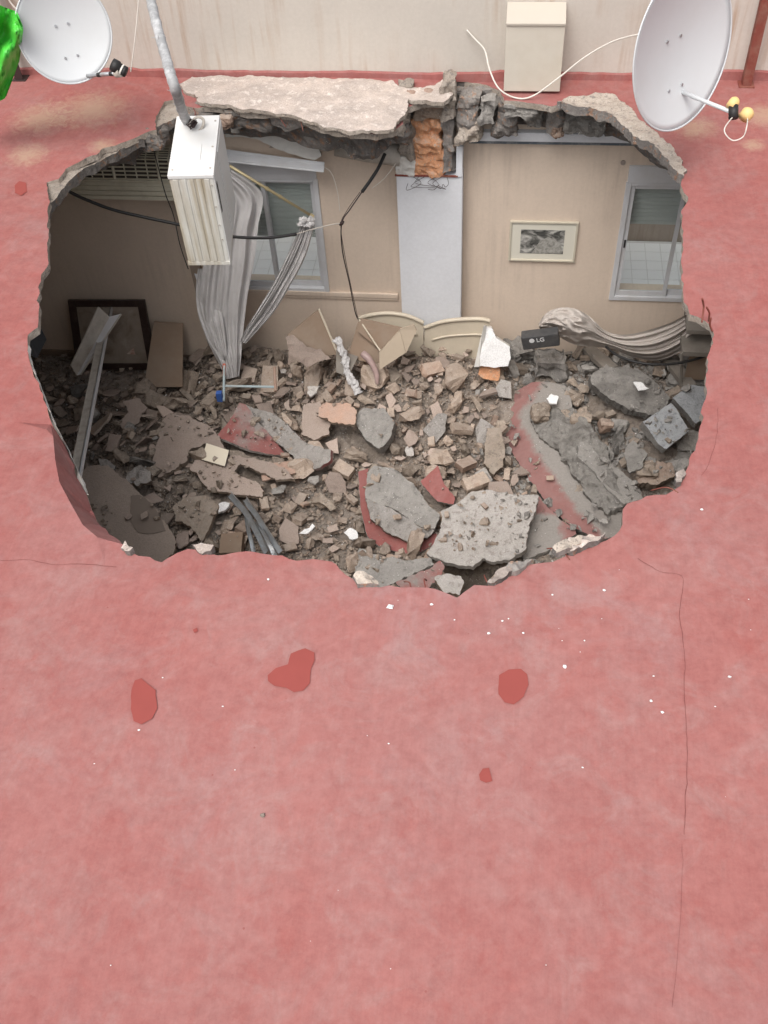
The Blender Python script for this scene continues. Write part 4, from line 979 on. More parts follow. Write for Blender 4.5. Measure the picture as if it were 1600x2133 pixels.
slab('roof_slab', 'flat dusty grey roof piece with reddish edge below the big curved red one', 'roof slab', [(1118,1032),(1150,1065),(1192,1100),(1200,1112),(1130,1152),(1092,1168),(1080,1140),(1100,1085)], ('red_dust2', 'grey'), .12, (-.1, -.2), .05, .008, dustf=lambda u, w: max(0, min(1, (w - 1062) / 20)) * max(.2, min(1, (1185 - u) / 40)))
slab('concrete_slab', 'narrow grey slab lying diagonally right of the big curved red roof piece', 'slab', [(1203,928),(1218,918),(1245,945),(1290,975),(1335,1022),(1338,1040),(1300,1050),(1262,1015),(1230,975),(1205,950)], ('grey', 'grey'), .30, (.15, -.1), .07)
slab('concrete_beam', 'long grey beam fragment with a white chip on top, at right below the draped cloth', 'beam', [(1228,785),(1250,768),(1300,763),(1330,766),(1360,795),(1397,828),(1385,850),(1358,868),(1310,852),(1270,825),(1232,802)], ('grey', 'grey'), .24, (.1, -.45), .12, .02, .014, lambda a, b: .03 * math.sin(b * 4))
slab('plaster_flake', 'white plaster chip stuck on the long grey beam fragment', 'flake', [(1320,795),(1340,797),(1350,810),(1330,812)], 'whiteplas', .34, (.1, -.45), .012, .002, block=False)
slab('concrete_block', 'pale blue grey square concrete block lying at the right edge of the debris', 'block', [(1339,878),(1398,839),(1408,850),(1436,898),(1388,935),(1372,925)], ('bluegrey', 'grey'), .36, (.2, -.35), .09, .006, .006)
slab('concrete_block', 'grey five sided concrete piece half under the roof right of the pale square block', 'block', [(1402,828),(1440,802),(1478,808),(1480,862),(1450,882),(1428,858)], ('bluegrey', 'grey'), .32, (0, -.3), .09, .008, .008)
slab('plaster_sheet', 'large smooth pinkish brown plaster sheet left of the cream tile', 'plaster sheet', [(330,905),(338,875),(352,862),(392,866),(440,888),(478,945),(455,950),(430,925),(398,935),(388,962),(350,985),(330,995),(318,960)], ('pinkbrown', 'brown'), .16, (-.1, -.25), .05, .006)
slab('plaster_sheet', 'long pinkish plaster piece with ragged ends directly below the cream tile', 'plaster sheet', [(395,975),(405,958),(450,962),(490,985),(540,1008),(552,1022),(545,1036),(500,1030),(430,1020),(420,1000)], ('pinkbrown', 'brown'), .17, (.1, -.2), .045, .01)
slab('plaster_sheet', 'pink pointed plaster piece between cream tile and terracotta tile', 'plaster sheet', [(455,948),(500,950),(540,958),(590,972),(615,1000),(580,1000),(500,968),(485,988),(465,972)], ('pinkbrown', 'brown'), .19, (0, -.15), .035, .01)
slab('wall_tile', 'bright cream square tile lying on the pink plaster at left', 'tile', [(430,923),(477,938),(468,971),(420,957)], ('cream', 'pale'), .26, (0, -.3), .012, .0, .0, step=.2)
slab('terracotta_tile', 'flat rectangular terracotta tile right of the cream tile', 'tile', [(540,968),(606,960),(616,985),(547,1002)], ('terracotta', 'orange'), .22, (0, -.25), .02, .002, .002, step=.2)
slab('roof_slab', 'curled red painted roof piece left of the whitish rough slab', 'roof slab', [(450,905),(478,875),(500,838),(512,842),(540,880),(580,925),(600,945),(560,945),(520,938),(480,920)], ('red_dust', 'pale'), .20, (.35, -.3), .04, .006, .006, lambda a, b: -.05 * a * a, smooth=False)
slab('roof_slab', 'whitish rough underside of a roof slab pointing down right from the red curl', 'roof slab', [(508,842),(530,850),(572,862),(605,890),(632,920),(690,938),(688,958),(668,975),(652,978),(618,958),(580,925),(540,882)], ('pale', 'red_dust'), .24, (-.35, -.45), .05, .025, .012, fr=8)
slab('plaster_sheet', 'beige angular plaster slab right of the whitish rough slab', 'plaster sheet', [(632,842),(668,838),(666,862),(690,880),(686,905),(655,918),(626,905)], ('pinkbrown', 'warm'), .22, (0, -.4), .04, .005)
slab('brick_slab', 'brown rectangular brick slab in the middle of the heap above the whitish slab', 'brick', [(662,848),(680,838),(732,842),(742,860),(738,884),(705,884),(664,866)], ('terracotta', 'brown'), .27, (0, -.4), .05, .005)
slab('stone_fragment', 'rough grey green stone with dark gap beneath in the centre of the heap', 'stone', [(736,872),(756,850),(800,850),(822,880),(812,915),(790,935),(755,908)], ('grey', 'grey'), .2, (-.1, -.4), .12, .03, .012, fr=8)
slab('plaster_sheet', 'large smooth dark brown slab at the lower left beside the red roof lip', 'plaster sheet', [(166,1005),(178,968),(225,972),(272,1008),(318,1052),(352,1098),(368,1130),(362,1155),(330,1175),(290,1170),(250,1160),(215,1120),(190,1070)], ('darkbrown', 'brown'), .32, (.1, -.2), .06, .004)
dk = bpy.data.objects[[o.name for o in COL.objects if o.name.startswith('plaster_sheet')][-1]]
_p = onz(300, 1070, -2.6); _w = ony(300, 1070, _p.y)
_nn = Vector((.1, -.2, 1)).normalized(); _c = dk.location.copy()
_q = onz(268, 1065, -2.85); _q = onz(268, 1065, heap(_q.x, _q.y) + .32)
pxslab('damp_patch', [(272,1033),(292,1030),(320,1052),(338,1085),(345,1105),(318,1112),(285,1108),(272,1080)], _q + _nn * .008, _nn, .003, [plain('damp_plaster', (.20, .16, .13), .6, .3, .1, 5)] * 2, dk, amp=.003)
slab('plaster_sheet', 'grey brown ragged slab right of the large dark brown one', 'plaster sheet', [(362,1055),(385,1035),(440,1032),(455,1055),(435,1100),(420,1130),(395,1095),(365,1085)], ('brown', 'brown'), .18, (0, -.25), .06, .015)
slab('dark_box', 'dark brown box corner showing at the lower edge of the hole', 'box', [(460,1112),(506,1108),(502,1150),(456,1152)], ('board_dark', 'board_dark'), .2, (0, -.2), .1, 0, .001, step=.3)
slab('stone_slab', 'large grey violet stone slab in front centre with pale chipped edges', 'stone', [(765,985),(780,970),(822,976),(862,1008),(890,1048),(918,1072),(906,1100),(876,1098),(830,1064),(790,1050),(760,1038)], ('grey', 'pale'), .34, (.05, -.35), .09, .02, .012, fr=6)
slab('mortar_slab', 'pale crumbling mortar layer under the large violet stone slab', 'mortar', [(762,1040),(800,1052),(850,1080),(905,1105),(890,1122),(850,1128),(800,1104),(772,1080)], ('pale', 'warm'), .24, (.1, -.5), .06, .03, .014, fr=9)
slab('roof_slab', 'curved red roof piece wrapping around the front of the violet stone slab', 'roof slab', [(746,990),(766,982),(765,1040),(775,1085),(815,1108),(860,1118),(912,1112),(905,1135),(880,1152),(845,1155),(795,1142),(765,1118),(752,1060)], ('roof', 'pale'), .16, (.15, -.3), .03, .006, .005, lambda a, b: .07 * (a * a + b * b) - .05)
slab('roof_slab', 'small red roof piece between the violet stone and the big pale slab', 'roof slab', [(875,1000),(912,970),(926,1008),(950,1042),(946,1054),(912,1045),(890,1022)], ('roof', 'pale'), .22, (-.2, -.3), .03, .01, .008, lambda a, b: .03 * a)
slab('roof_slab', 'big pale rough upside down roof slab at the front right of centre', 'roof slab', [(958,1045),(985,1025),(1020,1020),(1070,1030),(1122,1030),(1118,1058),(1104,1095),(1096,1140),(1065,1165),(1030,1170),(1005,1162),(985,1180),(955,1178),(925,1170),(888,1152),(905,1132),(918,1100),(920,1065)], ('pale', 'pale'), .30, (-.08, -.22), .06, .022, .014, fr=7, step=.035)
slab('roof_slab', 'narrow dusty red piece at the bottom edge of the hole left of the dark gap', 'roof slab', [(826,1212),(870,1195),(918,1170),(926,1185),(915,1210),(880,1232),(840,1232)], ('red_dust', 'grey'), .40, (0, -.1), .03, .005)
slab('mortar_block', 'small yellowish mortar block at the lowest point of the hole edge', 'block', [(906,1202),(930,1196),(955,1198),(968,1214),(955,1240),(925,1232)], ('pale', 'warm'), .5, (0, -.2), .07, .012)
slab('concrete_slab', 'grey dusty slab with bright grit under the front red curved piece', 'slab', [(748,1142),(790,1158),(850,1168),(895,1162),(905,1176),(870,1192),(820,1215),(760,1235),(735,1205)], ('grey', 'grey'), .16, (-.05, -.15), .05, .01)
slab('brick_slab', 'tall narrow brown brick standing left of the big curved red roof piece', 'brick', [(1015,892),(1044,888),(1052,930),(1048,968),(1028,988),(1008,965)], ('brown', 'brown'), .2, (0, -.4), .07, .006)
slab('plaster_sheet', 'dark grey four sided flake near the right edge below the pale square block', 'plaster sheet', [(1298,945),(1318,915),(1348,945),(1335,975),(1312,985)], ('grey', 'grey'), .3, (-.2, -.3), .03, .004)
slab('brick_slab', 'broken dark red brick at right under the edge of the roof', 'brick', [(1325,985),(1350,958),(1400,965),(1412,990),(1370,1010),(1330,1005)], ('orange', 'brown'), .22, (.1, -.3), .09, .02)
slab('plaster_sheet', 'thin grey triangle of plaster on the dusty part of the big curved roof piece', 'plaster sheet', [(1200,1010),(1225,1005),(1235,1035),(1198,1033)], ('brown', 'brown'), .17, (0, -.3), .02, .002, block=False)
slab('plaster_sheet', 'pale brown folded sheet at left under the long metal profile', 'plaster sheet', [(255,835),(290,828),(305,850),(290,880),(262,902),(250,880),(268,858)], ('pinkbrown', 'brown'), .16, (.1, -.4), .02, .01)
slab('plaster_sheet', 'small light grey flake beside the metal profile at lower left', 'plaster sheet', [(205,955),(228,958),(240,972),(225,985),(208,975)], ('pale', 'grey'), .2, (0, -.3), .02, .01)
slab('plaster_sheet', 'crumpled pale plaster lump above the large dark brown slab', 'plaster lump', [(265,985),(295,968),(310,980),(312,1000),(285,1012),(262,1000)], ('pale', 'brown'), .24, (0, -.3), .05, .04, fr=14)
slab('white_shard', 'long white plaster shard lying left of the red curved piece at the front', 'shard', [(622,1112),(650,1090),(656,1096),(640,1110)], 'whiteplas', .2, (0, -.3), .012, .002)
slab('white_shard', 'broken white plaster pieces near the front left of the violet stone', 'shard', [(718,1108),(730,1100),(742,1104),(745,1120),(728,1124)], 'whiteplas', .2, (0, -.3), .02, .006)
slab('white_shard', 'white plaster lump in the dark hollow right of the brown slab at lower left', 'shard', [(445,1055),(462,1045),(478,1048),(468,1062),(455,1070)], 'whiteplas', .18, (0, -.3), .03, .008)
slab('white_shard', 'white plaster chip on the red roof slab below the boulder at right', 'shard', [(1138,830),(1150,822),(1163,828),(1158,840),(1145,838)], 'whiteplas', .28, (0, -.3), .02, .006, block=False)
slab('white_shard', 'oval white chip on the dusty grey part of the curved roof slab', 'shard', [(1155,928),(1162,922),(1168,928),(1163,937),(1156,936)], 'whiteplas', .22, (0, -.3), .015, .003, block=False)
slab('plaster_sheet', 'small cream plaster chip beside the beige slab in the middle of the heap', 'plaster chip', [(640,805),(665,802),(662,818),(645,825)], ('pale', 'pale'), .3, (0, -.3), .02, .004)

slab('dirt_mound', 'grey dirt and grit piled on the right half of the big curved red roof piece', 'dirt', [(1098,862),(1130,835),(1175,838),(1222,880),(1262,935),(1286,1000),(1296,1050),(1262,1062),(1225,1040),(1195,990),(1160,940),(1120,905)], ('grit_grey', 'grit_grey'), .27, (-.25, -.15), .06, .05, .03, lambda a, b: .05 - .09 * max(abs(a), abs(b)) ** 3, step=.03, fr=8, block=False)
# boulder, broken white block and other solid lumps
def lump(name, label, cat, u, w, off, size, mat, amp=.03, fr=5, seed=0, rz=0, tilt=0, block=True):
    p = onz(u, w, -2.8); p = onz(u, w, heap(p.x, p.y) + off)
    if block: HERO.append([(p + Vector((a * size[0] * .5, b_ * size[1] * .5, 0))).to_2d() for a, b_ in ((-1, -1), (1, -1), (1, 1), (-1, 1))])
    return tag(blob(name, p, size, mat, None, amp, fr, 10, seed, Matrix.Rotation(rz, 3, 'Z') @ Matrix.Rotation(tilt, 3, 'X')), label, cat)
lump('boulder', 'large rounded grey brown boulder below the black box at right', 'boulder', 1146, 756, .18, (.30, .26, .22), 'grey', .05, 4, 3)
lump('boulder', 'grey lump of masonry between white block and boulder at the wall', 'boulder', 1085, 735, .12, (.26, .24, .2), 'grey', .05, 5, 8, .4)
lump('rock', 'rounded brown rock lying on the dusty red roof piece below the boulder', 'rock', 1130, 862, .24, (.15, .16, .1), 'brown', .03, 7, 4, block=False)
lump('rock', 'brown upright rock right of the rounded one on the dusty red roof piece', 'rock', 1208, 875, .24, (.14, .2, .16), 'brown', .04, 7, 6, block=False)
lump('rock', 'small brown rock between two larger rocks on the dusty red roof piece', 'rock', 1178, 868, .24, (.08, .09, .08), 'brown', .02, 9, 16, block=False)
lump('rock', 'ochre half brick in the grit right of the upright brown rock', 'rock', 1262, 885, .22, (.1, .12, .1), 'orange', .02, 8, 9)
lump('rock', 'dark brown rock under the right roof edge beneath the square block', 'rock', 1345, 985, .2, (.2, .2, .15), 'brown', .04, 6, 19)
lump('rock', 'brownish boulder standing at left middle of the heap', 'rock', 300, 820, .12, (.18, .16, .16), 'brown', .04, 6, 29, block=False)
# white plaster block with orange broken base
p = onz(1030, 728, -2.72)
t_ = thing('plaster_block', 'bright white plaster block with orange brick base standing in front of the column', 'block', (p.x, p.y, -2.95))
yb = -.62
o = pxslab('white_face', [(1008,680),(1024,684),(1034,704),(1062,722),(1064,745),(1058,762),(1030,766),(1000,762),(1000,725)], ony(1030, 725, yb), (0.05, -1, .55), .10, [M['whiteplas'], M['ceiling']], t_, amp=.01, step=.03, jit=.006)
o = pxslab('side_face', [(988,765),(994,735),(1007,680),(1001,720),(998,764)], ony(1000, 725, yb - .02), (-1.0, -1, .4), .05, [M['ceiling'], M['ceiling']], t_, amp=.004, step=.03, jit=.003)
pxslab('brick_base', [(1000,763),(1040,765),(1042,782),(1038,792),(1008,790),(996,780)], ony(1020, 778, yb - .05), (0, -1, .3), .12, [M['orange_hot'], M['orange']], t_, amp=.015, step=.03)
# ivory curved panels
def arc_panel(name, label, top, botv, y, th):
    pts = cat_rom([Vector((u, w, 0)) for u, w in top], 6); t_ = None
    T = [ony(p.x, p.y, y) for p in pts]; zb = -3.05
    t_ = thing(name, label, 'headboard', (sum(p.x for p in T) / len(T), y, zb))
    k = len(T); lean = .10
    vs = [p for p in T] + [Vector((p.x, y - lean, zb)) for p in T]; d = Vector((0, th, 0))
    V2 = vs + [v + d for v in vs]; fs = []
    for i in range(k - 1): fs += [(i, k + i, k + i + 1, i + 1), (2 * k + i, 2 * k + i + 1, 3 * k + i + 1, 3 * k + i), (i, i + 1, 2 * k + i + 1, 2 * k + i)]
    fs += [(0, 2 * k, 3 * k, k), (k - 1, 2 * k - 1, 4 * k - 1, 3 * k - 1)]
    obj('panel', V2, fs, M['ivory'], t_)
    MB().tube([p + Vector((0, -.004, 0)) for p in T], .02, 8).build('top_moulding', M['ivory'], t_, True)
    MB().tube([p + Vector((0, -.03, -.17)) for p in T[3:-3]], .011, 8).build('lower_moulding', M['ivory'], t_, True)
    return t_
arc_panel('headboard', 'ivory curved headboard half buried left, in front of the white column', [(748,662),(775,655),(810,652),(850,658),(882,672)], 740, -.32, .03)
arc_panel('headboard', 'ivory curved headboard half buried right, below the white column', [(884,682),(920,670),(960,665),(1000,664),(1021,668)], 740, -.34, .03)
def board(name, label, pts, mat, th=(0, .02, .0), cat='board'):
    return tag(MB().quad(*[ony(*p) for p in pts], th).build(name, M[mat], None), label, cat)
board('plywood_board', 'brown panel with pale edge standing as a tent left of the wire, near the wall', [(664,645,-.35),(600,698,-.6),(650,745,-.7),(704,738,-.6)], 'board_dark')
tag(MB().tube([ony(664, 643, -.36), ony(704, 738, -.61)], .011, 6).build('wood_strip', M['ivory']), 'pale thin strip along the edge of the tent shaped brown panel', 'strip')
board('plywood_board', 'brown upright board in front of the left ivory headboard', [(745,672,-.5),(725,745,-.72),(790,760,-.75),(812,700,-.55)], 'board_dark')
board('plywood_board', 'pale pointed hardboard strip leaning in front of the left ivory headboard', [(833,688,-.72),(790,735,-.85),(791,770,-.95),(845,735,-.85)], 'board')
board('plywood_board', 'reddish thin board lying across the headboards to the pale strip', [(752,665,-.52),(745,690,-.6),(800,735,-.7),(862,690,-.6)], 'board_dark')
tag(MB().quad(ony(833, 686, -.72), ony(862, 676, -.66), ony(868, 688, -.68), ony(846, 736, -.86), (0, .015, 0)).build('plywood_board', M['board'], None), 'upper end of the pale hardboard strip before the headboard', 'board')
tag(MB().tube([ony(748, 665, -.5), ony(795, 735, -.8)], .008, 6).build('wood_strip', M['ivory']), 'thin slanting lath from the wire end down to the pale strip', 'lath')
tag(pxslab('plywood_board', [(592,696),(612,698),(640,722),(668,728),(690,748),(662,752),(640,768),(622,745),(604,738)], ony(640, 730, -.75), (.15, -1, .9), .012, [M['pinkbrown']] * 2, None, jit=.02, amp=.03, fr=6), 'crumpled grey brown sheet resting below the tent shaped panel', 'board')
board('plywood_board', 'pale square board behind the twisted white rag', [(700,730,-.7),(700,775,-.9),(725,785,-.95),(745,745,-.75)], 'wood_grey')
# twisted white rag
P = cat_rom([ony(700, 705, -.68), ony(716, 738, -.8), ony(722, 770, -.9), ony(738, 800, -1.0), ony(746, 820, -1.05)], 8)
tag(rough(MB().tube(P, [.028 + .03 * abs(N(i * .45, 3, 1)) for i in range(len(P))], 16).build('twisted_rag', M['curtain'], None), .03, 22), 'twisted dirty white rag hanging down over the middle of the heap', 'cloth')
P = cat_rom([ony(755, 735, -.85), ony(770, 750, -.9), ony(783, 775, -.95), ony(786, 800, -1.0)], 6)
tag(MB().tube(P, [.03, .034, .036, .036, .036, .034, .034, .032, .032, .03, .03, .03, .028, .028, .026, .024, .02, .018, .014][:len(P)], 10).build('plastic_bottle', plain('grey_pink_plastic', (.38, .27, .25), .45, .5, .4, 14), None, True), 'grey and pink rounded bottle lying under the pale hardboard strip', 'bottle')
# small trestle ladder with blue foot and pink caps
t_ = thing('step_stool', 'pale blue metal frame with a salmon cap and blue foot under the curtain', 'stool', ony(470, 835, -1.2))
MB().tube([ony(467, 762, -.9), ony(466, 835, -1.25)], .012, 8).build('leg', M['skyblue'], t_)
MB().tube([ony(467, 758, -.88), ony(467, 782, -.98)], .016, 8).build('cap', M['redplastic'], t_)
MB().tube([ony(470, 804, -1.1), ony(572, 806, -1.1)], .012, 8).build('rung', M['skyblue'], t_)
MB().tube([ony(572, 765, -.9), ony(574, 815, -1.15)], .014, 8).build('leg', M['terracotta'], t_)
MB().box(tuple(ony(453, 836, -1.25) - Vector((.0, .01, 0))), tuple(ony(461, 818, -1.24) + Vector((0, .03, 0))), bev=.004).build('foot', M['blue'], t_)
# fabric bundle and draped curtain at right
TOP = cat_rom([Vector((u, w, 0)) for u, w in [(1122,676),(1135,656),(1160,643),(1195,643),(1228,660),(1262,690),(1300,698),(1345,690),(1395,674),(1440,652),(1472,646)]], 10)
BOT = cat_rom([Vector((u, w, 0)) for u, w in [(1124,684),(1150,694),(1172,706),(1198,718),(1232,722),(1275,727),(1320,744),(1372,750),(1420,730),(1456,694),(1476,668)]], 10)
vs = []; fs = []; nx = 46
for i, (a, b_) in enumerate(zip(TOP, BOT)):
    tt = i / (len(TOP) - 1); bund = max(0, min(1, (.48 - tt) / .14)); bund = bund * bund * (3 - 2 * bund)
    for j in range(nx):
        q = j / (nx - 1); p = a.lerp(b_, q)
        arch = math.sin(q * math.pi)
        cr = .05 * (1 - abs(N(tt * 9, q * 4.5, 3)) * 3) + .018 * (1 - abs(N(tt * 22, q * 9, 5)) * 3)
        fold_ = .020 * math.sin(q * 17 + 2.2 * N(tt * 2.5, q, 8) + 2 * tt) + .016 * math.sin(q * 41 + 3 * tt) + .01 * N(tt * 12, q * 10, 2)
        y = -.40 - .10 * tt - arch * (.20 * bund + .10 * (1 - bund) * math.sin(min(1, tt * 1.0) * math.pi)) - bund * cr - (1 - bund) * fold_
        vs.append(ony(p.x, p.y, y))
for i in range(len(TOP) - 1):
    for j in range(nx - 1): fs.append((i * nx + j, i * nx + j + 1, (i + 1) * nx + j + 1, (i + 1) * nx + j))
k = len(vs)
tag(obj('draped_fabric', vs + [v + Vector((0, .006, 0)) for v in vs], fs + [tuple(q + k for q in f[::-1]) for f in fs], M['fabric'], None, True), 'grey brown dusty cloth bunched by the black appliance and slung across to the right edge', 'curtain')
c = ony(1472, 655, -.48); tag(blob('cloth_knot', c, (.1, .08, .08), 'fabric', None, amp=.03, fr=16, seed=3), 'frayed knot of cloth at the right end of the slung curtain', 'cloth')
wire('power_cable', 'black cable sagging below the slung curtain at right', 'cable', [(1262,722,-.6),(1290,742,-.75),(1340,757,-.85),(1400,758,-.85),(1450,748,-.75),(1484,735,-.6)], .012, 'black')
# black appliance with its lettering
c = ony(1118, 704, -.78)
t_ = thing('black_appliance', 'black appliance with white round emblem and letters, wedged beside the cloth bundle', 'appliance', c)
Mx = Matrix.Translation(c) @ Matrix.Rotation(math.radians(-12), 4, 'Y')
m_ = MB(); m_.box((-.14, -.02, -.11), (.20, .09, .035), Mx, bev=.012); m_.build('housing', plain('black_plastic_dusty', (.05, .05, .052), .6, .3, .2, 6, dirt=(.14, .13, .12), dirt_amt=.6), t_)
cu = bpy.data.curves.new('lettering', 'FONT'); cu.body = 'LG'; cu.size = .062; cu.extrude = .0015; cu.align_x = 'LEFT'
to = bpy.data.objects.new('tmp_text', cu); COL.objects.link(to); bpy.context.view_layer.update()
me = bpy.data.meshes.new_from_object(to.evaluated_get(bpy.context.evaluated_depsgraph_get()))
bpy.data.objects.remove(to)
tm = Mx @ Matrix.Translation((-.005, -.0225, -.03)) @ Matrix.Rotation(math.radians(90), 4, 'X')
obj('lettering', [tm @ v.co for v in me.vertices], [tuple(p.vertices) for p in me.polygons], M['ink'], t_)
em = Mx @ Matrix.Translation((-.045, -.0215, -.008)) @ Matrix.Rotation(math.radians(90), 4, 'X')
obj('emblem', [em @ Vector((math.cos(a * math.pi / 12) * .024, math.sin(a * math.pi / 12) * .024, z)) for z in (0, .0025) for a in range(24)], [tuple(range(24, 48))] + [(a, (a + 1) % 24, 24 + (a + 1) % 24, 24 + a) for a in range(24)], M['ink'], t_)
# planks and shelf at right
def plank(label, a, b_, wd, th, mat, name='plank'):
    a, b_ = Vector(a), Vector(b_); d = (b_ - a).normalized(); s_ = d.cross(Vector((0, 0, 1))).normalized() * wd / 2; up = s_.cross(d).normalized()
    if up.z < 0: up = -up
    return tag(MB().quad(a - s_, a + s_, b_ + s_, b_ - s_, up * th).build(name, M[mat], None), label, 'plank')
plank('grey wooden plank sticking out right of the boulder under the slung curtain', onz(1215, 722, -2.75), onz(1275, 775, -2.62), .13, .05, 'wood_grey')
plank('grey wooden plank at far right running down to the five sided concrete piece', onz(1385, 742, -2.75), onz(1438, 812, -2.6), .12, .05, 'wood_grey')
plank('short grey plank crossing near the end of the slung curtain at right', onz(1420, 700, -2.6), onz(1492, 694, -2.55), .10, .03, 'wood_grey')
t_ = thing('wooden_shelf', 'dark wooden shelf unit in the corner under the right roof edge', 'shelf', ony(1470, 760, -.4))
for (u0, v0, u1, v1, y, mt) in [(1420,735,1500,742,-.75,'wood_grey'),(1425,742,1500,790,-.66,'board_dark'),(1430,690,1500,696,-.7,'wood_grey'),(1440,698,1500,730,-.5,'frame_dark')]:
    a = ony(u0, v1, y); c = ony(u1, v0, y); MB().box((a.x, y, min(a.z, c.z)), (c.x, y + (.3 if mt == 'wood_grey' else .02), max(a.z, c.z)), bev=.004).build('shelf_board', M[mt], t_)
MB().tube([ony(1418, 800, -.75), ony(1420, 735, -.75)], .015, 6).build('shelf_leg', M['wood_grey'], t_)
# long metal profile and the wide channel at left
A = onz(228, 642, -2.45); Bp = onz(156, 1015, -1.55)
t_ = thing('metal_profile', 'long dusty metal window profile leaning up to the left edge of the hole', 'metal profile', A)
d = (Bp - A).normalized(); sd_ = d.cross(Vector((0, 0, 1))).normalized(); up = sd_.cross(d).normalized()
if up.z < 0: up = -up
if sd_.x < 0: sd_ = -sd_
def bar(o0, o1, h0, h1, nm, mt, a=A, b_=Bp):
    p = [a + sd_ * o0 + up * h0, a + sd_ * o1 + up * h0, b_ + sd_ * o1 + up * h0, b_ + sd_ * o0 + up * h0]
    return MB().quad(*p, up * (h1 - h0)).build(nm, M[mt], t_)
bar(-.045, .01, 0, .02, 'dusty_flange', 'galv_dusty'); bar(.01, .028, 0, .008, 'groove', 'galv'); bar(.028, .04, 0, .035, 'edge_rib', 'alu'); bar(-.05, -.045, -.02, .03, 'outer_edge', 'galv_dusty')
t_ = thing('metal_channel', 'wide grey metal channel lying across the dark framed picture', 'metal channel', onz(200, 760, -2.8))
a0, a1 = ony(205, 640, -.78), ony(252, 655, -.74); b0, b1 = ony(148, 762, -1.12), ony(168, 780, -1.1)
m0, m1 = a0.lerp(a1, .45) + Vector((0, -.03, -.06)), b0.lerp(b1, .5) + Vector((0, -.02, -.05))
MB().quad(a0, m0, m1, b0, (0, .006, .004)).build('side_wall', M['galv_dusty'], t_)
MB().quad(m0, a1, b1, m1, (0, .006, .004)).build('base', M['alu'], t_)
MB().tube([a0, b0], .009, 6).build('edge_bead', M['galv_dusty'], t_); MB().tube([a1, b1], .009, 6).build('edge_bead', M['galv_dusty'], t_)
# bent galvanised studs at the front
for i, (q0, q1, q2, w_) in enumerate([((480, 1030), (520, 1080), (556, 1150), .05), ((512, 1040), (545, 1090), (585, 1150), .045), ((514, 1075), (520, 1110), (530, 1150), .03), ((535, 1085), (555, 1120), (575, 1160), .035)]):
    P = cat_rom([onz(*q0, -2.72), onz(*q1, -2.64 + .03 * i), onz(*q2, -2.6)], 6); vs = []; fs = []
    for j, p in enumerate(P):
        dd = (P[min(j + 1, len(P) - 1)] - P[max(j - 1, 0)]).normalized(); s_ = dd.cross(Vector((0, 0, 1))).normalized()
        r_ = Matrix.Rotation(.5 + .6 * N(j * .3, i, 0), 3, dd); s_ = r_ @ s_; u_ = s_.cross(dd)
        vs += [p - s_ * w_ * .5 + u_ * .02, p - s_ * w_ * .5, p + s_ * w_ * .5, p + s_ * w_ * .5 + u_ * .02]
    for j in range(len(P) - 1):
        for k in range(3): fs.append((j * 4 + k, j * 4 + k + 1, (j + 1) * 4 + k + 1, (j + 1) * 4 + k))
    k = len(vs); vs2 = vs + [v + Vector((0, 0, .003)) for v in vs]
    lab = ['bent galvanised stud coming out from under the pink plaster at the front', 'bent galvanised stud rightmost of the metal bundle at the front edge', 'short galvanised strip leftmost of the metal bundle at the front edge', 'narrow galvanised strip between the studs at the front edge'][i]
    tag(obj('metal_stud', vs2, fs + [tuple(q + k for q in f[::-1]) for f in fs], M['galv']), lab, 'metal stud', 'bent metal studs at the front of the debris')

# ---------------------------------------------------------------- loose rubble, one object each
def hull_mesh(kind, seed):
    rs = random.Random(seed); bm = bmesh.new()
    if kind == 'chunk': pts = [Vector((rs.uniform(-1, 1), rs.uniform(-1, 1), rs.uniform(-.8, .8))).normalized() * rs.uniform(.75, 1) for _ in range(13)]; sc = Vector((.5 * rs.uniform(.9, 1.25), .5 * rs.uniform(.45, 1), .5 * rs.uniform(.35, .8)))
    elif kind == 'flake':
        k = rs.randint(4, 7); a0 = rs.uniform(0, 6); pts = []; asp = rs.uniform(.4, .9)
        for i in range(k):
            a = a0 + 6.283 * (i + rs.uniform(-.3, .3)) / k; r = rs.uniform(.6, 1); pts += [Vector((math.cos(a) * r, math.sin(a) * r * asp, z)) for z in (-rs.uniform(.05, .11), rs.uniform(.05, .11))]
        sc = Vector((.5, .5, .5))
    else:
        L = rs.uniform(.5, 1); pts = [Vector((x * (L if x > 0 else 1) + rs.uniform(-.08, .08), y * .48 + rs.uniform(-.05, .05), z * .27 + rs.uniform(-.03, .03))) for x in (-.95, .95) for y in (-1, 1) for z in (-1, 1)] + [Vector((L * rs.uniform(.8, 1.15), rs.uniform(-.3, .3), rs.uniform(-.2, .2)))]; sc = Vector((.5, .5, .5))
    for p in pts: bm.verts.new(Vector((p.x * sc.x, p.y * sc.y, p.z * sc.z)))
    r = bmesh.ops.convex_hull(bm, input=bm.verts[:]); 
    bmesh.ops.delete(bm, geom=[v for v in bm.verts if not v.link_faces], context='VERTS')
    bmesh.ops.subdivide_edges(bm, edges=bm.edges[:], cuts=2, use_grid_fill=True)
    bm.normal_update(); amp = .085 if kind == 'chunk' else .04
    for v in bm.verts: v.co += v.normal * amp * noise.fractal(v.co * 3.6 + Vector((seed, 0, 0)), 1, 2, 3)
    bmesh.ops.recalc_face_normals(bm, faces=bm.faces[:])
    return bm
def proto(kind, seed, mat, name):
    bm = hull_mesh(kind, seed); me = bpy.data.meshes.new(name); bm.to_mesh(me); bm.free(); me.materials.append(M[mat]); return me
HOLX = [(HOLE[i][0] + (HOLE[i][0] - 780) * .06, HOLE[i][1] + (HOLE[i][1] - 720) * .06) for i in range(len(HOLE))]
def visible(p, m_=0):
    u, w = proj(p); return inpoly(u, w, HOLX if m_ else HOLE) and w > 690
PLACED = []
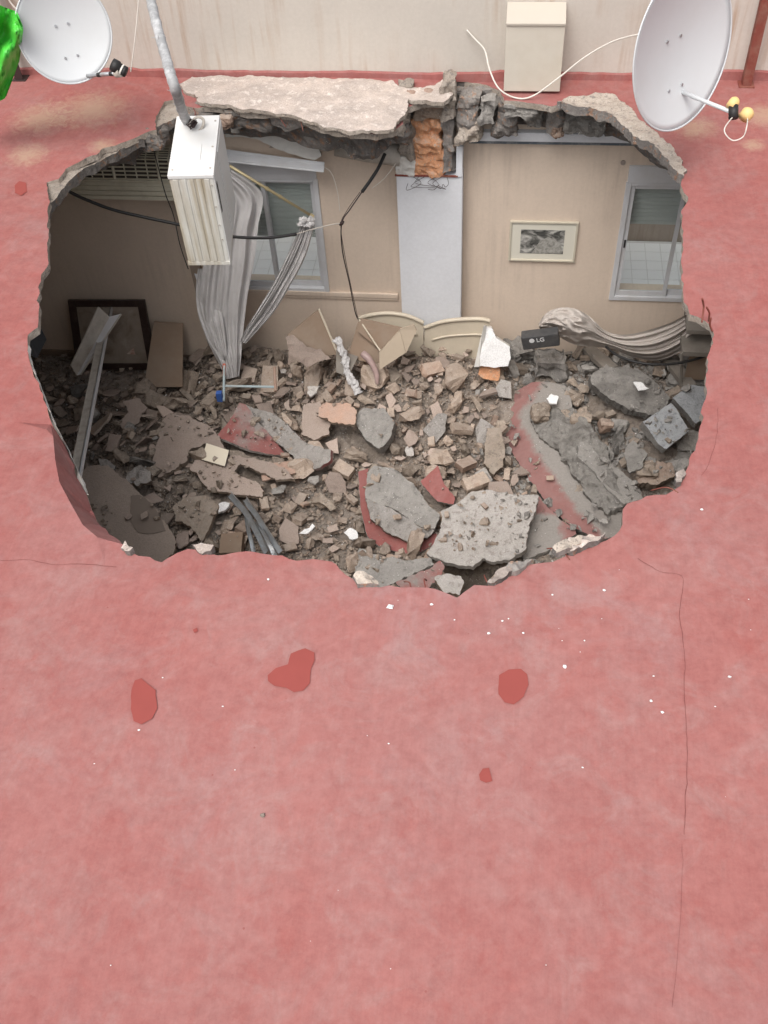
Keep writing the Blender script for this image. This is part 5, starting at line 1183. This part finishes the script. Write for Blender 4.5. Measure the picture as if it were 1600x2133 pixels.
def free(x, y, s, tight=.62):
    for (a, b_, r) in PLACED:
        if abs(a - x) < .4 and (a - x) ** 2 + (b_ - y) ** 2 < ((r + s) * .5 * tight) ** 2: return False
    return True
def herotop(x, y):
    zt = None
    for i, h_ in enumerate(HERO):
        if i in HPL and inpoly(x, y, h_):
            p, n_ = HPL[i]; z_ = p.z - ((x - p.x) * n_.x + (y - p.y) * n_.y) / n_.z
            zt = z_ if zt is None else max(zt, z_)
    return zt
def inhero(x, y): return any(inpoly(x, y, h_) for h_ in HERO)
KINDS = {
 'left': [('rubble_chunk', 'chunk', 'brown', 6), ('rubble_chunk', 'chunk', 'grey', 1), ('plaster_piece', 'flake', 'darkbrown', 3), ('plaster_piece', 'flake', 'pinkbrown', 3), ('brick_fragment', 'brick', 'brown', 1)],
 'mid': [('rubble_chunk', 'chunk', 'warm', 5), ('brick_fragment', 'brick', 'orange', 1), ('brick_fragment', 'brick', 'warm', 1.3), ('plaster_piece', 'flake', 'pinkbrown', 4), ('rubble_chunk', 'chunk', 'brown', 3), ('plaster_piece', 'flake', 'pale', .5)],
 'right': [('rubble_chunk', 'chunk', 'grey', 6), ('plaster_piece', 'flake', 'grey', 3), ('rubble_chunk', 'chunk', 'brown', 2), ('brick_fragment', 'brick', 'brown', 1)]}
LAB = {('rubble_chunk', 'brown'): ('brown broken masonry chunk lying loose in the heap', 'loose brown masonry chunks'), ('rubble_chunk', 'grey'): ('grey broken concrete chunk lying loose in the heap', 'loose grey concrete chunks'),
 ('rubble_chunk', 'warm'): ('light brown masonry chunk lying loose in the middle of the heap', 'loose light brown chunks'), ('plaster_piece', 'darkbrown'): ('dark brown flat plaster piece lying loose at the left of the heap', 'loose dark plaster pieces'),
 ('plaster_piece', 'pinkbrown'): ('pinkish flat plaster piece lying loose in the heap', 'loose pinkish plaster pieces'), ('plaster_piece', 'pale'): ('pale flat plaster piece lying loose in the heap', 'loose pale plaster pieces'), ('plaster_piece', 'grey'): ('grey flat plaster piece lying loose at the right of the heap', 'loose grey plaster pieces'),
 ('brick_fragment', 'brown'): ('dusty brown brick fragment lying loose in the heap', 'loose brown brick fragments'), ('brick_fragment', 'orange'): ('reddish brick fragment lying loose in the middle of the heap', 'loose reddish brick fragments'), ('brick_fragment', 'warm'): ('light brown brick fragment lying loose in the middle of the heap', 'loose light brown brick fragments')}
CAT = {'rubble_chunk': 'chunk', 'plaster_piece': 'plaster piece', 'brick_fragment': 'brick fragment'}
protos = {}
def get_proto(nm, kind, mat):
    k = (nm, kind, mat)
    if k not in protos: protos[k] = [proto(kind, hash_ + len(protos) * 13, mat, nm) for hash_ in range(10)]
    return random.choice(protos[k])
count = {'rubble_chunk': 0, 'plaster_piece': 0, 'brick_fragment': 0}
def zone(x):
    x += U(-.5, .5); return 'left' if x < -2.4 else ('mid' if x < .2 else 'right')
def rot_for(kind, x, y):
    nn = heapn(x, y).normalized(); q = nn.to_track_quat('Z', 'Y').to_matrix()
    tl_ = .35 if kind != 'chunk' else 1.2
    return q @ Matrix.Rotation(U(-tl_, tl_) if kind == 'chunk' else random.gauss(.1, .28), 3, 'X') @ Matrix.Rotation(random.gauss(0, .28), 3, 'Y') @ Matrix.Rotation(U(0, 6.28), 3, 'Z')
def scatter(n, smin, smax, limit, embed=.15, allow_hero=0.0, tight=.62, vis=0):
    tries = 0; made = 0
    while made < n and tries < n * 60:
        tries += 1
        x, y = U(-5.2, 2.4), U(-3.9, -.12); s = U(smin, smax)
        z = heap(x, y)
        if not visible(Vector((x, y, z)), vis): continue
        ht_ = None
        if inhero(x, y):
            ht_ = herotop(x, y)
            if ht_ is None or s > .1 or R_() < .86: continue
            z = ht_ - .02
        if x < -3.25 and y > -.62 and s > .09: continue
        if x > .55 and s < .13 and R_() < .45: continue
        if -1.75 < x < -1.2 and -3.1 < y < -2.0 and R_() < .75: continue
        if not free(x, y, s, tight): continue
        zn = zone(x); nm, kind, mat, _ = random.choices(KINDS[zn], [k[3] for k in KINDS[zn]])[0]
        if count[nm] >= 295: continue
        count[nm] += 1; made += 1; PLACED.append((x, y, s))
        o = bpy.data.objects.new(nm, get_proto(nm, kind, mat)); COL.objects.link(o)
        sz = s * (1.15 if kind == 'flake' else 1)
        o.scale = (sz, sz, sz * (1 if kind != 'flake' else U(.6, 1.1))); o.rotation_euler = rot_for(kind, x, y).to_euler()
        lift = {'chunk': .22, 'flake': .2, 'brick': .18}[kind] * s + .02
        o.location = (x, y, z + lift + .07 * R_())
        LOOSE.append((o, nm, mat, s, x, y, z)); tag(o, None, CAT[nm], LAB[(nm, mat)][1])
LOOSE = []
scatter(110, .20, .36, 300, tight=.75)
scatter(230, .13, .26, 300, tight=.62)
scatter(380, .07, .13, 300, tight=.55)
REFN = [((u, w), n) for u, w, n in [(450,945,'cream tile'),(400,910,'large pinkish plaster sheet'),(475,1000,'long ragged pinkish sheet'),(578,985,'terracotta tile'),(520,890,'curled red roof piece'),(615,920,'whitish rough slab'),(655,880,'beige angular slab'),(700,863,'brown brick slab'),(775,885,'rough grey green stone'),(270,1070,'big dark brown slab'),(410,1065,'ragged grey brown slab'),(480,1130,'dark brown box'),(835,1040,'violet stone slab'),(830,1130,'curved red front piece'),(912,1010,'small red roof piece'),(1010,1100,'big pale rough slab'),(820,1185,'gritty grey slab'),(1030,940,'tall brown brick'),(1130,850,'rounded brown rock'),(1170,950,'big curved red roof piece'),(1270,985,'narrow grey diagonal slab'),(1310,815,'long grey beam'),(1388,888,'pale square block'),(1440,845,'five sided grey block'),(1148,755,'large boulder'),(1030,725,'white plaster block'),(470,800,'blue stool frame'),(235,725,'dark picture frame'),(175,850,'long metal profile'),(545,1095,'bent metal studs'),(655,705,'tent shaped panel'),(815,720,'pale hardboard strip'),(730,780,'twisted white rag'),(350,740,'leaning brown board'),(950,690,'right ivory headboard'),(1150,1095,'flat dusty roof piece'),(1370,985,'dark red broken brick'),(1390,710,'slung curtain'),(300,820,'brownish boulder at left'),(735,1112,'white broken shards'),(640,1102,'long white shard'),(290,990,'crumpled pale lump')]]
SHAPE = {'rubble_chunk': 'chunk', 'plaster_piece': 'flat plaster piece', 'brick_fragment': 'brick fragment'}
MATW = {'brown': 'brown', 'grey': 'grey', 'warm': 'light brown', 'darkbrown': 'dark brown', 'pinkbrown': 'pinkish', 'pale': 'pale', 'orange': 'reddish brown'}
used_l = {}
for (o, nm, mat, s_, x, y, z) in LOOSE:
    u, w = proj(Vector((x, y, z + .03))); rf = sorted(REFN, key=lambda q: (q[0][0] - u) ** 2 + (q[0][1] - w) ** 2)
    def dr(k):
        a, b_ = u - rf[k][0][0], w - rf[k][0][1]
        return (('left of' if a < 0 else 'right of') if abs(a) > abs(b_) else ('above' if b_ < 0 else 'below'))
    size = 'tiny' if s_ < .095 else 'small' if s_ < .13 else 'medium' if s_ < .18 else 'fairly large' if s_ < .24 else 'large'
    opts = [f"{size} {MATW[mat]} {SHAPE[nm]} {dr(0)} the {rf[0][1]}"]
    opts += [f"{size} {MATW[mat]} {SHAPE[nm]} {dr(0)} the {rf[0][1]}, {dr(k)} the {rf[k][1]}" for k in (1, 2, 3, 4, 5, 6, 7, 8)]
    opts += [f"{size} {MATW[mat]} {SHAPE[nm]}, {tw} tilted, {dr(0)} the {rf[0][1]}" for tw in ('slightly', 'strongly') if (tw == 'strongly') == (abs(o.rotation_euler.x) > .4)]
    lb = next((q for q in opts if q not in used_l and len(q.split()) <= 16), opts[0]); used_l[lb] = 1; o['label'] = lb
print('rubble', count, len(used_l))
# smaller rubble in the thousands, joined
def small(n, smin, smax, mats, name, label, region=None, hero_ok=True, lift=.3):
    for zn, mt, share in mats:
        src = []
        for sdd in range(8):
            rs = random.Random(sdd + 77); bm = bmesh.new()
            for _ in range(8): 
                p = Vector((rs.uniform(-1, 1), rs.uniform(-1, 1), rs.uniform(-.6, .6))); bm.verts.new(p.normalized() * .5 * rs.uniform(.8, 1))
            bmesh.ops.convex_hull(bm, input=bm.verts[:]); bmesh.ops.delete(bm, geom=[v for v in bm.verts if not v.link_faces], context='VERTS')
            bm.verts.index_update(); src.append(([v.co.copy() for v in bm.verts], [tuple(v.index for v in f.verts) for f in bm.faces])); bm.free()
        vs = []; fs = []; made = 0; tr = 0
        while made < n * share and tr < n * share * 20:
            tr += 1
            x, y = U(-5.2, 2.4), U(-3.9, -.06)
            if zone(x) != zn and zn != 'any': continue
            z = heap(x, y)
            if not visible(Vector((x, y, z)), 1): continue
            if inhero(x, y):
                zt = herotop(x, y)
                if zt is None or R_() < .80 or fbm(x * 2.3, y * 2.3, 4, 2) < .0: continue
                z = zt - .006
            if fbm(x * 1.3, y * 1.3, 9, 2) < -.25 and R_() < .5: continue
            s = smin + (smax - smin) * R_() ** 2
            v_, f_ = random.choice(src); Rm = Matrix.Rotation(U(0, 6.28), 3, 'Z') @ Matrix.Rotation(U(0, 1.5), 3, 'X'); sq = U(.5, 1)
            c = Vector((x, y, z + .01 + s * lift + (.02 if R_() < .3 else 0))); b0_ = len(vs)
            vs += [c + Rm @ Vector((p.x * s, p.y * s * sq, p.z * s * .8)) for p in v_]; fs += [tuple(i + b0_ for i in f) for f in f_]; made += 1
        tag(obj(name, vs, fs, M[mt]), label, kind='stuff')
small(3200, .06, .12, [('left', 'brown', .35), ('mid', 'warm', .2), ('mid', 'brown', .2), ('right', 'grey', .25)], 'medium_rubble', 'broken masonry lumps packed between the larger pieces', lift=.1)
small(7200, .02, .06, [('left', 'brown', .35), ('mid', 'warm', .3), ('mid', 'brown', .1), ('right', 'grey', .25)], 'small_rubble', 'small broken masonry filling the gaps of the heap')
small(14000, .008, .026, [('any', 'brown', .5), ('any', 'grey', .35), ('any', 'pale', .15)], 'grit', 'fine grit scattered over the heap')
small(260, .012, .034, [('any', 'whiteplas', 1)], 'white_crumbs', 'white plaster crumbs scattered over the heap', lift=.9)
# grit lying on the dusty red slab at right
b = MB()
print('done')
